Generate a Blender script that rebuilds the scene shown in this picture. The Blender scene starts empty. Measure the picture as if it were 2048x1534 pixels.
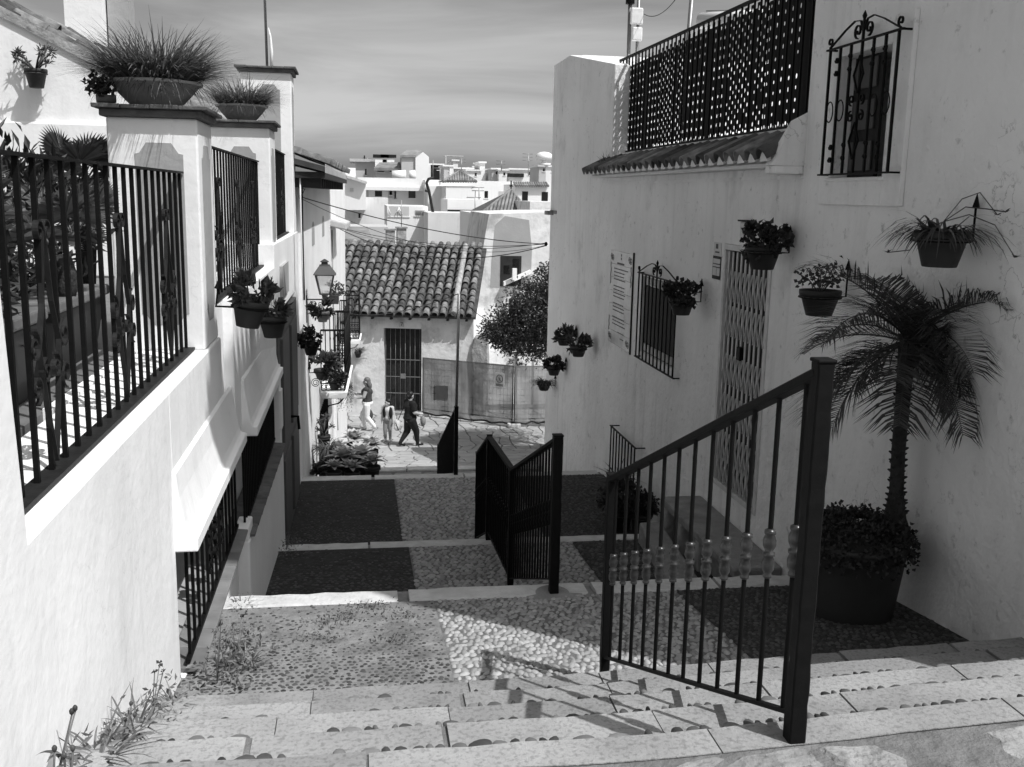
import bpy, math, random
import numpy as np
from mathutils import Vector, Matrix
R = math.radians
rng = random.Random(7)
sc = bpy.context.scene
col = sc.collection

# ------------------------------------------------------------------ camera
# eye at the origin, Y runs down the alley, X to the right, Z up (metres)
FPX, CX, CY = 2000.0, 1024.0, 767.0
def nrm(v):
    v = np.array(v, float); return v/np.linalg.norm(v)
_Y = nrm([715-CX, -(385-CY), FPX]); _h = nrm([1, -0.02, 0])
_U = nrm(np.cross(_Y, _h)); _U = _U if _U[1] > 0 else -_U
_X = np.cross(_Y, _U); _X = _X if _X[0] > 0 else -_X
MW = np.stack([_X, _Y, _U])
cam = bpy.data.objects.new('camera', bpy.data.cameras.new('camera'))
col.objects.link(cam); sc.camera = cam
cam.data.sensor_width = 36; cam.data.lens = FPX/2048*36
cam.data.clip_start = 0.05; cam.data.clip_end = 2000
cam.matrix_world = Matrix(((MW[0][0], MW[0][1], -MW[0][2], 0), (MW[1][0], MW[1][1], -MW[1][2], 0),
                           (MW[2][0], MW[2][1], -MW[2][2], 0), (0, 0, 0, 1)))
# ------------------------------------------------------------------ light
SUN = nrm([-0.468, 0.452, -1.0])           # direction the light travels
world = bpy.data.worlds.new('World'); sc.world = world; world.use_nodes = True
nt = world.node_tree; nt.nodes.clear()
def nn(t, typ, **k):
    n = t.nodes.new(typ)
    for a, b in k.items(): setattr(n, a, b)
    return n
sky = nn(nt, 'ShaderNodeTexSky', sky_type='NISHITA', sun_disc=False)
sky.sun_elevation = math.asin(-SUN[2]); sky.sun_rotation = math.atan2(-SUN[0], -SUN[1])
sky.air_density = 1.0; sky.dust_density = 2.4; sky.ozone_density = 1.0
bw = nn(nt, 'ShaderNodeSeparateColor')                      # black and white film behind a red filter
mixv = nn(nt, 'ShaderNodeMath', operation='ADD')
mg = nn(nt, 'ShaderNodeMath', operation='MULTIPLY'); mg.inputs[1].default_value = 0.05
mr = nn(nt, 'ShaderNodeMath', operation='MULTIPLY'); mr.inputs[1].default_value = 0.95
nt.links.new(sky.outputs[0], bw.inputs[0]); nt.links.new(bw.outputs[0], mr.inputs[0]); nt.links.new(bw.outputs[1], mg.inputs[0])
nt.links.new(mr.outputs[0], mixv.inputs[0]); nt.links.new(mg.outputs[0], mixv.inputs[1])
tc = nn(nt, 'ShaderNodeTexCoord'); mp = nn(nt, 'ShaderNodeMapping'); mp.inputs['Scale'].default_value = (1.2, 1.2, 8.0)
mp.inputs['Rotation'].default_value = (0.0, R(14), R(25))
no = nn(nt, 'ShaderNodeTexNoise'); no.inputs['Scale'].default_value = 1.6; no.inputs['Detail'].default_value = 7; no.inputs['Roughness'].default_value = 0.55; no.inputs['Distortion'].default_value = 0.6
rp = nn(nt, 'ShaderNodeMapRange'); rp.inputs[1].default_value = 0.40; rp.inputs[2].default_value = 0.66; rp.inputs[3].default_value = 0.82; rp.inputs[4].default_value = 1.35
cm = nn(nt, 'ShaderNodeMath', operation='MULTIPLY')
nt.links.new(tc.outputs['Generated'], mp.inputs[0]); nt.links.new(mp.outputs[0], no.inputs['Vector']); nt.links.new(no.outputs[0], rp.inputs[0])
nt.links.new(mixv.outputs[0], cm.inputs[0]); nt.links.new(rp.outputs[0], cm.inputs[1])
bg = nn(nt, 'ShaderNodeBackground'); bg.inputs[1].default_value = 0.086
wo = nn(nt, 'ShaderNodeOutputWorld')
nt.links.new(cm.outputs[0], bg.inputs[0]); nt.links.new(bg.outputs[0], wo.inputs[0])
sun = bpy.data.objects.new('sun', bpy.data.lights.new('sun', 'SUN')); col.objects.link(sun)
sun.data.energy = 2.75; sun.data.angle = R(0.53); sun.data.color = (1.0, 1.0, 1.0)
sun.rotation_euler = Vector(SUN).to_track_quat('-Z', 'Y').to_euler(); sun.location = (10, -6, 20)
sc.view_settings.view_transform = 'Standard'; sc.view_settings.look = 'None'
sc.view_settings.exposure = 0.70; sc.view_settings.gamma = 1.0
sc.view_settings.use_curve_mapping = False
sc.cycles.max_bounces = 8; sc.cycles.transparent_max_bounces = 24

# ------------------------------------------------------------------ helpers
def ray(px, py): return MW @ nrm([px-CX, -(py-CY), FPX])
def onx(px, py, X): r = ray(px, py); return r*(X/r[0])
def ony(px, py, Y): r = ray(px, py); return r*(Y/r[1])
def onz(px, py, Z): r = ray(px, py); return r*(Z/r[2])

ORG = {}                                   # world origin of every thing
def thing(name, label, cat, loc=(0, 0, 0), group=None, kind=None):
    o = bpy.data.objects.new(name, None); col.objects.link(o); o.empty_display_size = 0.1
    o.location = loc; ORG[o.name] = np.array(loc, float)
    tag(o, label, cat, group, kind); return o
def tag(o, label=None, cat=None, group=None, kind=None):
    if label: o['label'] = label
    if cat: o['category'] = cat
    if group: o['group'] = group
    if kind: o['kind'] = kind
    return o
def root_org(p):
    while p is not None:
        if p.name in ORG: return ORG[p.name]
        p = p.parent
    return np.zeros(3)

class MB:
    """collects polygons in world coordinates, build() links them as ONE mesh object"""
    def __init__(s): s.v = []; s.f = []; s.sm = []
    def add(s, vs, fs, smooth=False):
        n = len(s.v); s.v.extend([tuple(map(float, p)) for p in vs])
        s.f.extend([tuple(i+n for i in f) for f in fs]); s.sm.extend([smooth]*len(fs)); return s
    def box(s, x0, x1, y0, y1, z0, z1):
        vs = [(x, y, z) for z in (z0, z1) for y in (y0, y1) for x in (x0, x1)]
        return s.add(vs, [(0, 2, 3, 1), (4, 5, 7, 6), (0, 1, 5, 4), (2, 6, 7, 3), (0, 4, 6, 2), (1, 3, 7, 5)])
    def hexa(s, b, t):                      # four bottom and four top points, same order
        return s.add(list(b)+list(t), [(3, 2, 1, 0), (4, 5, 6, 7), (0, 1, 5, 4), (1, 2, 6, 5), (2, 3, 7, 6), (3, 0, 4, 7)])
    def bar(s, a, b, w, h=None, up=(0, 0, 1)):
        a = np.array(a, float); b = np.array(b, float); h = h or w
        d = nrm(b-a); u = np.array(up, float)
        if abs(np.dot(d, u)) > 0.98: u = np.array((1., 0, 0))
        x = nrm(np.cross(d, u)); y = np.cross(x, d); x = x*w/2; y = y*h/2
        return s.hexa([a-x-y, a+x-y, a+x+y, a-x+y], [b-x-y, b+x-y, b+x+y, b-x+y])
    def ext(s, poly, vec):                  # polygon extruded along a vector
        n = len(poly); poly = [np.array(p, float) for p in poly]; q = [p+np.array(vec, float) for p in poly]
        return s.add(poly+q, [tuple(range(n))[::-1], tuple(range(n, 2*n))]+[(i, (i+1) % n, n+(i+1) % n, n+i) for i in range(n)])
    def tube(s, pts, r, n=6, smooth=True, caps=True):
        pts = [np.array(p, float) for p in pts]; m = len(pts)
        rs = r if hasattr(r, '__len__') else [r]*m
        vs = []; u = None
        for i, p in enumerate(pts):
            d = pts[min(i+1, m-1)]-pts[max(i-1, 0)]; d = nrm(d) if np.linalg.norm(d) > 1e-9 else np.array((0, 0, 1.))
            if u is None:
                u = np.cross(d, (0, 0, 1.) if abs(d[2]) < .9 else (1., 0, 0)); u = nrm(u)
            else:
                u = u-d*np.dot(u, d); u = nrm(u)
            w = np.cross(d, u)
            for k in range(n):
                a = 2*math.pi*k/n; vs.append(p+rs[i]*(math.cos(a)*u+math.sin(a)*w))
        fs = [(i*n+k, i*n+(k+1) % n, (i+1)*n+(k+1) % n, (i+1)*n+k) for i in range(m-1) for k in range(n)]
        s.add(vs, fs, smooth)
        if caps:
            s.f.append(tuple(len(s.v)-m*n+k for k in range(n))[::-1]); s.sm.append(False)
            s.f.append(tuple(len(s.v)-n+k for k in range(n))); s.sm.append(False)
        return s
    def ribbon(s, pts, w, th, up):          # flat iron strip along points, width along up
        pts = [np.array(p, float) for p in pts]; up = np.array(up, float)*w/2
        m = len(pts); vs = []
        for i, p in enumerate(pts):
            d = pts[min(i+1, m-1)]-pts[max(i-1, 0)]; q = np.cross(d, up); q = q/max(np.linalg.norm(q), 1e-9)*th/2
            vs += [p-up-q, p+up-q, p+up+q, p-up+q]
        fs = [(i*4+k, i*4+(k+1) % 4, i*4+4+(k+1) % 4, i*4+4+k) for i in range(m-1) for k in range(4)]
        fs += [(3, 2, 1, 0), tuple((m-1)*4+k for k in range(4))]
        return s.add(vs, fs)
    def lathe(s, prof, c=(0, 0, 0), n=20, smooth=True, closed=False):
        c = np.array(c, float); vs = []
        for r, z in prof:
            for k in range(n):
                a = 2*math.pi*k/n; vs.append(c+np.array((r*math.cos(a), r*math.sin(a), z)))
        m = len(prof)
        fs = [(i*n+k, i*n+(k+1) % n, (i+1)*n+(k+1) % n, (i+1)*n+k) for i in range(m-1) for k in range(n)]
        s.add(vs, fs, smooth)
        s.f.append(tuple(len(s.v)-m*n+k for k in range(n))[::-1]); s.sm.append(False)
        s.f.append(tuple(len(s.v)-n+k for k in range(n))); s.sm.append(False)
        return s
    def quads(s, V, smooth=False):          # V: (N,4,3) array
        n = len(s.v); V = np.asarray(V, float); s.v.extend(map(tuple, V.reshape(-1, 3)))
        s.f.extend([(n+4*i, n+4*i+1, n+4*i+2, n+4*i+3) for i in range(len(V))]); s.sm.extend([smooth]*len(V)); return s
    def mesh(s, name, org=(0, 0, 0)):
        me = bpy.data.meshes.new(name)
        o = np.asarray(org, float)
        me.from_pydata([tuple(p) for p in (np.array(s.v)-o)], [], s.f)
        me.polygons.foreach_set('use_smooth', s.sm); me.update(); return me
    def build(s, name, m, parent=None, bevel=0.0, org=None, **t):
        if parent is not None: og = root_org(parent)
        else: og = np.array(org if org is not None else (0, 0, 0), float)
        me = s.mesh(name, og); me.materials.append(m)
        o = bpy.data.objects.new(name, me); col.objects.link(o)
        if parent is not None: o.parent = parent
        else: o.location = og; ORG[o.name] = og
        if bevel:
            b = o.modifiers.new('bevel', 'BEVEL'); b.width = bevel; b.segments = 2; b.limit_method = 'ANGLE'; b.angle_limit = R(40)
        if t: tag(o, **t)
        return o
def piece(name, me, parent, loc, rot=None, scale=None, m=None):
    """one of many alike pieces: shares mesh data. loc is in world coordinates"""
    o = bpy.data.objects.new(name, me); col.objects.link(o)
    if parent is not None: o.parent = parent; loc = np.array(loc, float)-root_org(parent)
    o.location = tuple(loc)
    if rot is not None: o.rotation_euler = rot
    if scale is not None: o.scale = scale
    if m and not me.materials: me.materials.append(m)
    return o
def copy_tree(o, parent=None):
    c = o.copy(); col.objects.link(c)
    if parent is not None: c.parent = parent
    for ch in list(o.children): copy_tree(ch, c)
    return c

# ------------------------------------------------------------------ materials (all grey: the photograph is black and white)
def mat(name, base, rough=0.85, var=0.15, scale=3.0, rnd=0.0, bump=0.0, bscale=60.0, metal=0.0, spec=0.3, streak=0.0, spots=0.0, cracks=0.0, blotch=None, trans=0.0):
    m = bpy.data.materials.new(name); m.use_nodes = True; t = m.node_tree; b = t.nodes['Principled BSDF']
    b.inputs['Roughness'].default_value = rough; b.inputs['Metallic'].default_value = metal
    b.inputs['Specular IOR Level'].default_value = spec
    geo = nn(t, 'ShaderNodeNewGeometry'); pos = geo.outputs['Position']
    def noise(sc_, det=5, vec=None, rg=0.55):
        n = nn(t, 'ShaderNodeTexNoise'); n.inputs['Scale'].default_value = sc_; n.inputs['Detail'].default_value = det; n.inputs['Roughness'].default_value = rg
        t.links.new(vec if vec is not None else pos, n.inputs['Vector']); return n.outputs[0]
    def rmap(v, a, c, d, e):
        n = nn(t, 'ShaderNodeMapRange'); n.inputs[1].default_value = a; n.inputs[2].default_value = c; n.inputs[3].default_value = d; n.inputs[4].default_value = e
        t.links.new(v, n.inputs[0]); return n.outputs[0]
    def mul(a, c):
        n = nn(t, 'ShaderNodeMath', operation='MULTIPLY')
        for i, x in enumerate((a, c)):
            if isinstance(x, float): n.inputs[i].default_value = x
            else: t.links.new(x, n.inputs[i])
        return n.outputs[0]
    cur = float(base)
    if var: cur = mul(rmap(noise(scale), 0.3, 0.7, 1-var, 1+var), cur)
    if rnd:
        oi = nn(t, 'ShaderNodeObjectInfo'); ad = nn(t, 'ShaderNodeMath', operation='ADD'); fr = nn(t, 'ShaderNodeMath', operation='FRACT')
        t.links.new(oi.outputs['Random'], ad.inputs[0]); t.links.new(geo.outputs['Random Per Island'], ad.inputs[1]); t.links.new(ad.outputs[0], fr.inputs[0])
        cur = mul(rmap(fr.outputs[0], 0, 1, 1-rnd, 1+rnd), cur)
    if streak:
        mpn = nn(t, 'ShaderNodeMapping'); mpn.inputs['Scale'].default_value = (7, 7, 0.5); t.links.new(pos, mpn.inputs[0])
        s1 = rmap(noise(1.0, 4, mpn.outputs[0]), 0.5, 0.75, 0.0, 1.0); s2 = rmap(noise(0.7, 3), 0.4, 0.65, 0.0, 1.0)
        cur = mul(rmap(mul(s1, s2), 0, 1, 1.0, 1-streak), cur)
    if spots: cur = mul(rmap(noise(9.0, 8, None, 0.7), 0.60, 0.72, 1.0, 1-spots), cur)
    if blotch: cur = mul(rmap(noise(blotch[0], 6, None, 0.6), blotch[1], blotch[1]+0.12, 1.0, blotch[2]), cur)
    if cracks:
        vo = nn(t, 'ShaderNodeTexVoronoi', feature='DISTANCE_TO_EDGE'); vo.inputs['Scale'].default_value = 1.3
        wv = nn(t, 'ShaderNodeVectorMath', operation='ADD'); nz = nn(t, 'ShaderNodeTexNoise'); nz.inputs['Scale'].default_value = 2.5; nz.inputs['Detail'].default_value = 6
        t.links.new(pos, nz.inputs['Vector']); t.links.new(pos, wv.inputs[0]); t.links.new(nz.outputs[1], wv.inputs[1]); t.links.new(wv.outputs[0], vo.inputs['Vector'])
        gate = rmap(noise(0.9, 2), 0.56, 0.6, 0.0, 1.0)
        line = rmap(vo.outputs['Distance'], 0.0, 0.006, 1.0, 0.0)
        cur = mul(rmap(mul(line, gate), 0, 1, 1.0, 1-cracks), cur)
    if isinstance(cur, float): b.inputs['Base Color'].default_value = (cur, cur, cur, 1)
    else:
        cc = nn(t, 'ShaderNodeCombineColor')
        for i in range(3): t.links.new(cur, cc.inputs[i])
        t.links.new(cc.outputs[0], b.inputs['Base Color'])
    if bump:
        bp = nn(t, 'ShaderNodeBump'); bp.inputs['Strength'].default_value = bump; bp.inputs['Distance'].default_value = 0.02
        h1 = noise(bscale, 6); ad_ = nn(t, 'ShaderNodeMath', operation='ADD'); t.links.new(h1, ad_.inputs[0]); t.links.new(mul(noise(bscale*0.22, 3), 2.5), ad_.inputs[1]); t.links.new(ad_.outputs[0], bp.inputs['Height']); t.links.new(bp.outputs[0], b.inputs['Normal'])
    if trans:
        out = t.nodes['Material Output']; tr = nn(t, 'ShaderNodeBsdfTranslucent')
        if isinstance(cur, float): tr.inputs[0].default_value = (cur, cur, cur, 1)
        else: t.links.new(cc.outputs[0], tr.inputs[0])
        mx = nn(t, 'ShaderNodeMixShader'); mx.inputs[0].default_value = trans
        t.links.new(b.outputs[0], mx.inputs[1]); t.links.new(tr.outputs[0], mx.inputs[2]); t.links.new(mx.outputs[0], out.inputs[0])
    return m
M = {}
M['plaster'] = mat('white plaster', 0.85, 0.9, 0.06, 1.2, bump=0.15, bscale=20, streak=0.16, spots=0.10, cracks=0.12)
M['oldplaster'] = mat('weathered plaster', 0.90, 0.9, 0.07, 1.1, bump=0.5, bscale=24, streak=0.22, spots=0.42, cracks=0.45, blotch=(1.6, 0.60, 0.82))
M['patchy'] = mat('flaking limewash', 0.74, 0.9, 0.12, 2.0, bump=0.5, bscale=10, streak=0.3, spots=0.35, blotch=(1.1, 0.52, 0.62))
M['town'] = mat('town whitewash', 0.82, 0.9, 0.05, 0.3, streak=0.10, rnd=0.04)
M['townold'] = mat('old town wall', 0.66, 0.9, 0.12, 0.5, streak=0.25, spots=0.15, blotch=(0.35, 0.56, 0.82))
M['townshade'] = mat('shaded town whitewash', 0.5, 0.9, 0.08, 0.6)  # darker copy of the whitewash: shade of far walls put into the colour
M['greypaint'] = mat('grey painted panel', 0.36, 0.9, 0.06, 2.0, bump=0.2, bscale=20)
M['rough'] = mat('bare rubble', 0.33, 0.95, 0.35, 6.0, bump=0.8, bscale=18, spots=0.4)
M['iron'] = mat('black iron', 0.006, 0.6, 0.2, 30, spec=0.12, bump=0.05, bscale=90)
M['ironold'] = mat('old iron', 0.016, 0.6, 0.3, 20, spec=0.2, bump=0.1, bscale=90)
M['steel'] = mat('galvanised steel', 0.28, 0.45, 0.12, 12, metal=0.6)
M['brass'] = mat('worn metal knob', 0.028, 0.3, 0.35, 60, metal=0.0, spec=0.6)
M['wood'] = mat('dark wood', 0.022, 0.6, 0.35, 8, bump=0.2)
M['doorgrey'] = mat('grey door paint', 0.085, 0.6, 0.15, 4)
M['tilecap'] = mat('dark clay tile', 0.115, 0.8, 0.3, 9, rnd=0.15, bump=0.3, bscale=50)
M['rooftile'] = mat('clay roof tile', 0.15, 0.9, 0.55, 7.5, rnd=0.55, bump=0.5, bscale=30, spots=0.4)
M['rooftilefar'] = mat('far roof tile', 0.22, 0.9, 0.3, 2, rnd=0.2)
M['silltile'] = mat('clay sill tile', 0.17, 0.6, 0.2, 7, rnd=0.2)
M['mortar'] = mat('mortar', 0.16, 0.95, 0.25, 12, bump=0.5, bscale=120, spots=0.3)
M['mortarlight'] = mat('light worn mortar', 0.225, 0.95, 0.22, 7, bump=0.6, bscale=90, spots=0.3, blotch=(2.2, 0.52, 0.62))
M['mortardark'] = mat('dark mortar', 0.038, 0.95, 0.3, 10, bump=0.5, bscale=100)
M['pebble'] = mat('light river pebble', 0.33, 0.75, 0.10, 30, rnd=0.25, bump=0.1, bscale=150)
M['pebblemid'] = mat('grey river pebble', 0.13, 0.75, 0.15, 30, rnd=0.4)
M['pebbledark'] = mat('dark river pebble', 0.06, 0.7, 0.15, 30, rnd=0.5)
M['slab'] = mat('granite slab', 0.275, 0.9, 0.22, 2.5, rnd=0.18, bump=0.3, bscale=260, spots=0.45, blotch=(55, 0.50, 0.72))
M['flag'] = mat('worn flagstone', 0.29, 0.9, 0.3, 3.5, rnd=0.16, bump=1.0, bscale=30, spots=0.45, blotch=(9.0, 0.50, 0.62))
M['streetstone'] = mat('street stone', 0.34, 0.85, 0.15, 2.0, rnd=0.12, bump=0.3, bscale=30)
M['kerb'] = mat('white painted kerb', 0.55, 0.9, 0.14, 8, bump=0.5, bscale=40, spots=0.25)
M['kerbjoint'] = mat('kerb joint', 0.24, 0.95, 0.2, 10, bump=0.4)
M['concrete'] = mat('concrete', 0.26, 0.9, 0.2, 6, bump=0.4, bscale=60, spots=0.2)
M['bowl'] = mat('cast stone bowl', 0.30, 0.9, 0.2, 7, bump=0.3, bscale=60, streak=0.3)
M['bowlrim'] = mat('cast stone rim', 0.5, 0.9, 0.15, 7, bump=0.3)
M['pot'] = mat('clay flower pot', 0.032, 0.6, 0.15, 6, rnd=0.25)
M['potlight'] = mat('pale flower pot', 0.45, 0.7, 0.1, 6)
M['potrim'] = mat('clay pot rim', 0.06, 0.6, 0.15, 6)
M['nichefloor'] = mat('pale floor tile', 0.34, 0.7, 0.1, 4)
M['roofgap'] = mat('shaded tile channel', 0.06, 0.95, 0.4, 6)  # dark tone stands for the shade down between tile columns
M['soil'] = mat('soil', 0.03, 0.95, 0.4, 30, bump=0.5)
M['leaf'] = mat('leaf', 0.075, 0.55, 0.2, 15, rnd=0.55, spec=0.4, trans=0.25)
M['leafdark'] = mat('dark leaf', 0.033, 0.5, 0.2, 15, rnd=0.5, spec=0.4, trans=0.2)
M['leaftree'] = mat('orange tree leaf', 0.06, 0.36, 0.2, 10, rnd=0.75, spec=0.5, trans=0.2)  # wide random tone stands in for glints on the leaves
M['leafpale'] = mat('pale succulent leaf', 0.42, 0.6, 0.15, 10, rnd=0.35, trans=0.2)
M['grass'] = mat('grass blade', 0.17, 0.6, 0.2, 15, rnd=0.6, trans=0.3)
M['palm'] = mat('palm leaf', 0.05, 0.5, 0.2, 15, rnd=0.45, spec=0.4, trans=0.2)
M['flower'] = mat('small flower', 0.4, 0.7, 0.1, 15, rnd=0.4)
M['bark'] = mat('palm bark', 0.035, 0.95, 0.4, 20, bump=0.7, bscale=40)
M['wood2'] = mat('grey branch', 0.09, 0.9, 0.3, 20, bump=0.4)
M['glass'] = mat('dark window glass', 0.012, 0.08, 0.2, 2, spec=0.6)
M['darkroom'] = mat('dark interior', 0.02, 0.9, 0.2, 2)
M['shade'] = mat('roller blind', 0.35, 0.8, 0.1, 3)
M['lampglass'] = mat('frosted lamp pane', 0.92, 0.3, 0.02, 3, trans=0.6)
M['lampmetal'] = mat('green lantern paint', 0.045, 0.45, 0.15, 9, spec=0.5)
M['gate'] = mat('grey gate paint', 0.62, 0.55, 0.12, 10, spec=0.4)
M['ceramic'] = mat('painted tile plaque', 0.58, 0.25, 0.10, 4, spec=0.6, blotch=(3.0, 0.55, 0.8))
M['ink'] = mat('print ink', 0.06, 0.6, 0.1, 10)
M['paper'] = mat('white print', 0.6, 0.6, 0.06, 10)
M['cable'] = mat('black cable', 0.02, 0.6, 0.1, 10)
M['skin'] = mat('skin', 0.42, 0.6, 0.05, 10)
M['hairdark'] = mat('dark hair', 0.015, 0.5, 0.3, 60)
M['hairlight'] = mat('fair hair', 0.13, 0.5, 0.4, 60)
M['clothblack'] = mat('black cloth', 0.012, 0.85, 0.2, 20)
M['clothgrey'] = mat('dark grey cloth', 0.05, 0.85, 0.2, 20)
M['clothmid'] = mat('mid grey cloth', 0.22, 0.85, 0.15, 20)
M['clothpale'] = mat('pale cloth', 0.5, 0.85, 0.08, 20)
M['clothwhite'] = mat('white cloth', 0.78, 0.85, 0.05, 20)
M['white'] = mat('white paint', 0.8, 0.6, 0.04, 5)
def netmat(name, base, alpha):
    m = bpy.data.materials.new(name); m.use_nodes = True; t = m.node_tree; b = t.nodes['Principled BSDF']; out = t.nodes['Material Output']
    b.inputs['Base Color'].default_value = (base, base, base, 1); b.inputs['Roughness'].default_value = 0.9
    tp = nn(t, 'ShaderNodeBsdfTransparent'); mx = nn(t, 'ShaderNodeMixShader')
    geo = nn(t, 'ShaderNodeNewGeometry'); n = nn(t, 'ShaderNodeTexNoise'); n.inputs['Scale'].default_value = 1.5; n.inputs['Detail'].default_value = 5
    r = nn(t, 'ShaderNodeMapRange'); r.inputs[1].default_value = 0.35; r.inputs[2].default_value = 0.65; r.inputs[3].default_value = alpha-0.10; r.inputs[4].default_value = alpha+0.10
    t.links.new(geo.outputs['Position'], n.inputs['Vector']); t.links.new(n.outputs[0], r.inputs[0]); t.links.new(r.outputs[0], mx.inputs[0])
    t.links.new(tp.outputs[0], mx.inputs[1]); t.links.new(b.outputs[0], mx.inputs[2]); t.links.new(mx.outputs[0], out.inputs[0]); return m
M['net'] = netmat('shade netting', 0.17, 0.76)
M['lampglass'] = netmat('clear lamp pane', 0.9, 0.35)

# ================================================================== GROUND, STAIRS, TERRACES
WL, WR = -0.90, 3.40
def skew(x): return 0.06*max(0.0, x-0.8)
g = MB().box(-400, 400, -120, 900, -30, -9.5); g.build('ground', M['concrete'], kind='structure')

_ico = None
def ico():
    global _ico
    if _ico is None:
        p = (1+5**.5)/2
        v = [(-1, p, 0), (1, p, 0), (-1, -p, 0), (1, -p, 0), (0, -1, p), (0, 1, p), (0, -1, -p), (0, 1, -p), (p, 0, -1), (p, 0, 1), (-p, 0, -1), (-p, 0, 1)]
        f = [(0, 11, 5), (0, 5, 1), (0, 1, 7), (0, 7, 10), (0, 10, 11), (1, 5, 9), (5, 11, 4), (11, 10, 2), (10, 7, 6), (7, 1, 8), (3, 9, 4), (3, 4, 2), (3, 2, 6), (3, 6, 8), (3, 8, 9), (4, 9, 5), (2, 4, 11), (6, 2, 10), (8, 6, 7), (9, 8, 1)]
        v = [nrm(a) for a in v]; ed = {}; nf = []
        def mid(a, b):
            k = (min(a, b), max(a, b))
            if k not in ed: v.append(nrm(v[a]+v[b])); ed[k] = len(v)-1
            return ed[k]
        for a, b, c in f:
            ab, bc, ca = mid(a, b), mid(b, c), mid(c, a); nf += [(a, ab, ca), (b, bc, ab), (c, ca, bc), (ab, bc, ca)]
        _ico = (np.array(v), nf)
    return _ico
pebble_meshes = []
for i in range(6):
    V, F = ico(); r = random.Random(100+i)
    d = np.array([r.uniform(-1, 1) for _ in range(3)])
    W = V*(1+0.10*np.sin(V@d*3+i))[:, None]
    b = MB().add(W, F, True); pebble_meshes.append(b.mesh('pebble')); pebble_meshes[-1].materials.append(M['pebble'])
pebble_dark = []
for me in pebble_meshes:
    c = me.copy(); c.materials.clear(); c.materials.append(M['pebbledark']); pebble_dark.append(c)
pebble_mid = []
for me in pebble_meshes:
    c = me.copy(); c.materials.clear(); c.materials.append(M['pebblemid']); pebble_mid.append(c)

def pebbles(parent, x0, x1, y0, y1, zf, sx, sy, m, dark=False, parts=0, rise=0.35, ori=0.0, spread=0.6, jit=0.28, seed=1, sunk=0.0, keep=1.0):
    """river pebbles bedded in mortar, hexagonal field with jitter; the nearest are parts, the rest one mass"""
    r = random.Random(seed); pts = []
    ny = int((y1-y0)/(sy*0.93)); nx = int((x1-x0)/sx)
    for j in range(ny):
        for i in range(nx):
            x = x0+(i+0.5+(0.5 if j % 2 else 0)*0.9)*(x1-x0)/(nx+0.45)+r.uniform(-jit, jit)*sx; y = y0+(j+0.5)*(y1-y0)/ny+r.uniform(-jit, jit)*sy
            if r.random() > keep: continue
            s = r.uniform(0.72, 1.25)
            pts.append((x, y, s, r.gauss(ori, spread), r.uniform(0.8, 1.2)))
    pts.sort(key=lambda q: q[1])
    V, F = ico(); vs = []; fs = []; n = 0
    for k, (x, y, s, a, e) in enumerate(pts):
        rx, ry, rz = sx*0.47*s*e, sy*0.49*s/e, sx*0.42
        sk_ = sunk(y) if callable(sunk) else sunk
        z = zf(x, y)-rz*(1-2*rise)-sk_*r.random()*rz
        if k < parts:
            piece('pebble', (pebble_dark if dark else pebble_meshes)[k % 6], parent, (x, y, z), (r.gauss(0, .1), r.gauss(0, .1), a), (rx, ry, rz))
        else:
            ca, sa = math.cos(a), math.sin(a); W = V*np.array((rx, ry, rz))
            W = np.stack([W[:, 0]*ca-W[:, 1]*sa+x, W[:, 0]*sa+W[:, 1]*ca+y, W[:, 2]+z], 1)
            vs.append(W); fs += [(a_+n, b_+n, c_+n) for a_, b_, c_ in F]; n += len(V)
    if vs:
        b = MB(); b.v = [tuple(p) for p in np.concatenate(vs)]; b.f = fs; b.sm = [True]*len(fs)
        b.build('pebbles', m, parent, kind='stuff')

# ---- upper landing with worn flagstones
land = MB().box(WL-0.3, 9, -9, 2.19, -2.9, -1.572).build('upper_landing', M['mortar'], kind='structure')
def flags(parent, x0, x1, y0, y1, nx, ny, zf, m, th=0.05, gap=0.012, jit=0.22, seed=3, bev=0.008, name='flagstone', sk=None, joined=False):
    r = random.Random(seed)
    P = {}; J = MB()
    for j in range(ny+1):
        for i in range(nx+1):
            x = x0+(x1-x0)*i/nx; y = y0+(y1-y0)*j/ny
            if 0 < i < nx: x += r.uniform(-jit, jit)*(x1-x0)/nx
            if 0 < j < ny: y += r.uniform(-jit, jit)*(y1-y0)/ny
            if 0 < i < nx and j % 2: x += 0.3*(x1-x0)/nx
            P[i, j] = np.array((x, y))
    for j in range(ny):
        for i in range(nx):
            q = [P[i, j], P[i+1, j], P[i+1, j+1], P[i, j+1]]; c = sum(q)/4
            pts = []
            for a in range(4):                       # rounded, slightly ragged outline
                p0, p1 = q[a], q[(a+1) % 4]
                for t in (0.08, 0.36, 0.64, 0.92):
                    w = p0+(p1-p0)*t; w = w+(c-w)/np.linalg.norm(c-w)*(gap/2+abs(r.gauss(0, 1))*gap*0.35); pts.append(w)
            dz = r.uniform(-0.006, 0.006)
            inner = [w+(c-w)/np.linalg.norm(c-w)*bev for w in pts]
            S = (lambda w: sk(w[0]) if sk else 0.0)
            n = len(pts); b = J if joined else MB()
            vs = [(w[0], w[1]+S(w), zf(*w)-th) for w in pts]+[(w[0], w[1]+S(w), zf(*w)-bev*0.6+dz) for w in pts]+[(w[0], w[1]+S(w), zf(*w)+dz) for w in inner]
            fs = [(k, (k+1) % n, n+(k+1) % n, n+k) for k in range(n)]+[(n+k, n+(k+1) % n, 2*n+(k+1) % n, 2*n+k) for k in range(n)]+[tuple(range(2*n, 3*n))]
            b.add(vs, fs)
            if not joined: b.build(name, m, parent)
    if joined: J.build(name+'s', m, parent, kind='stuff')
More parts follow.
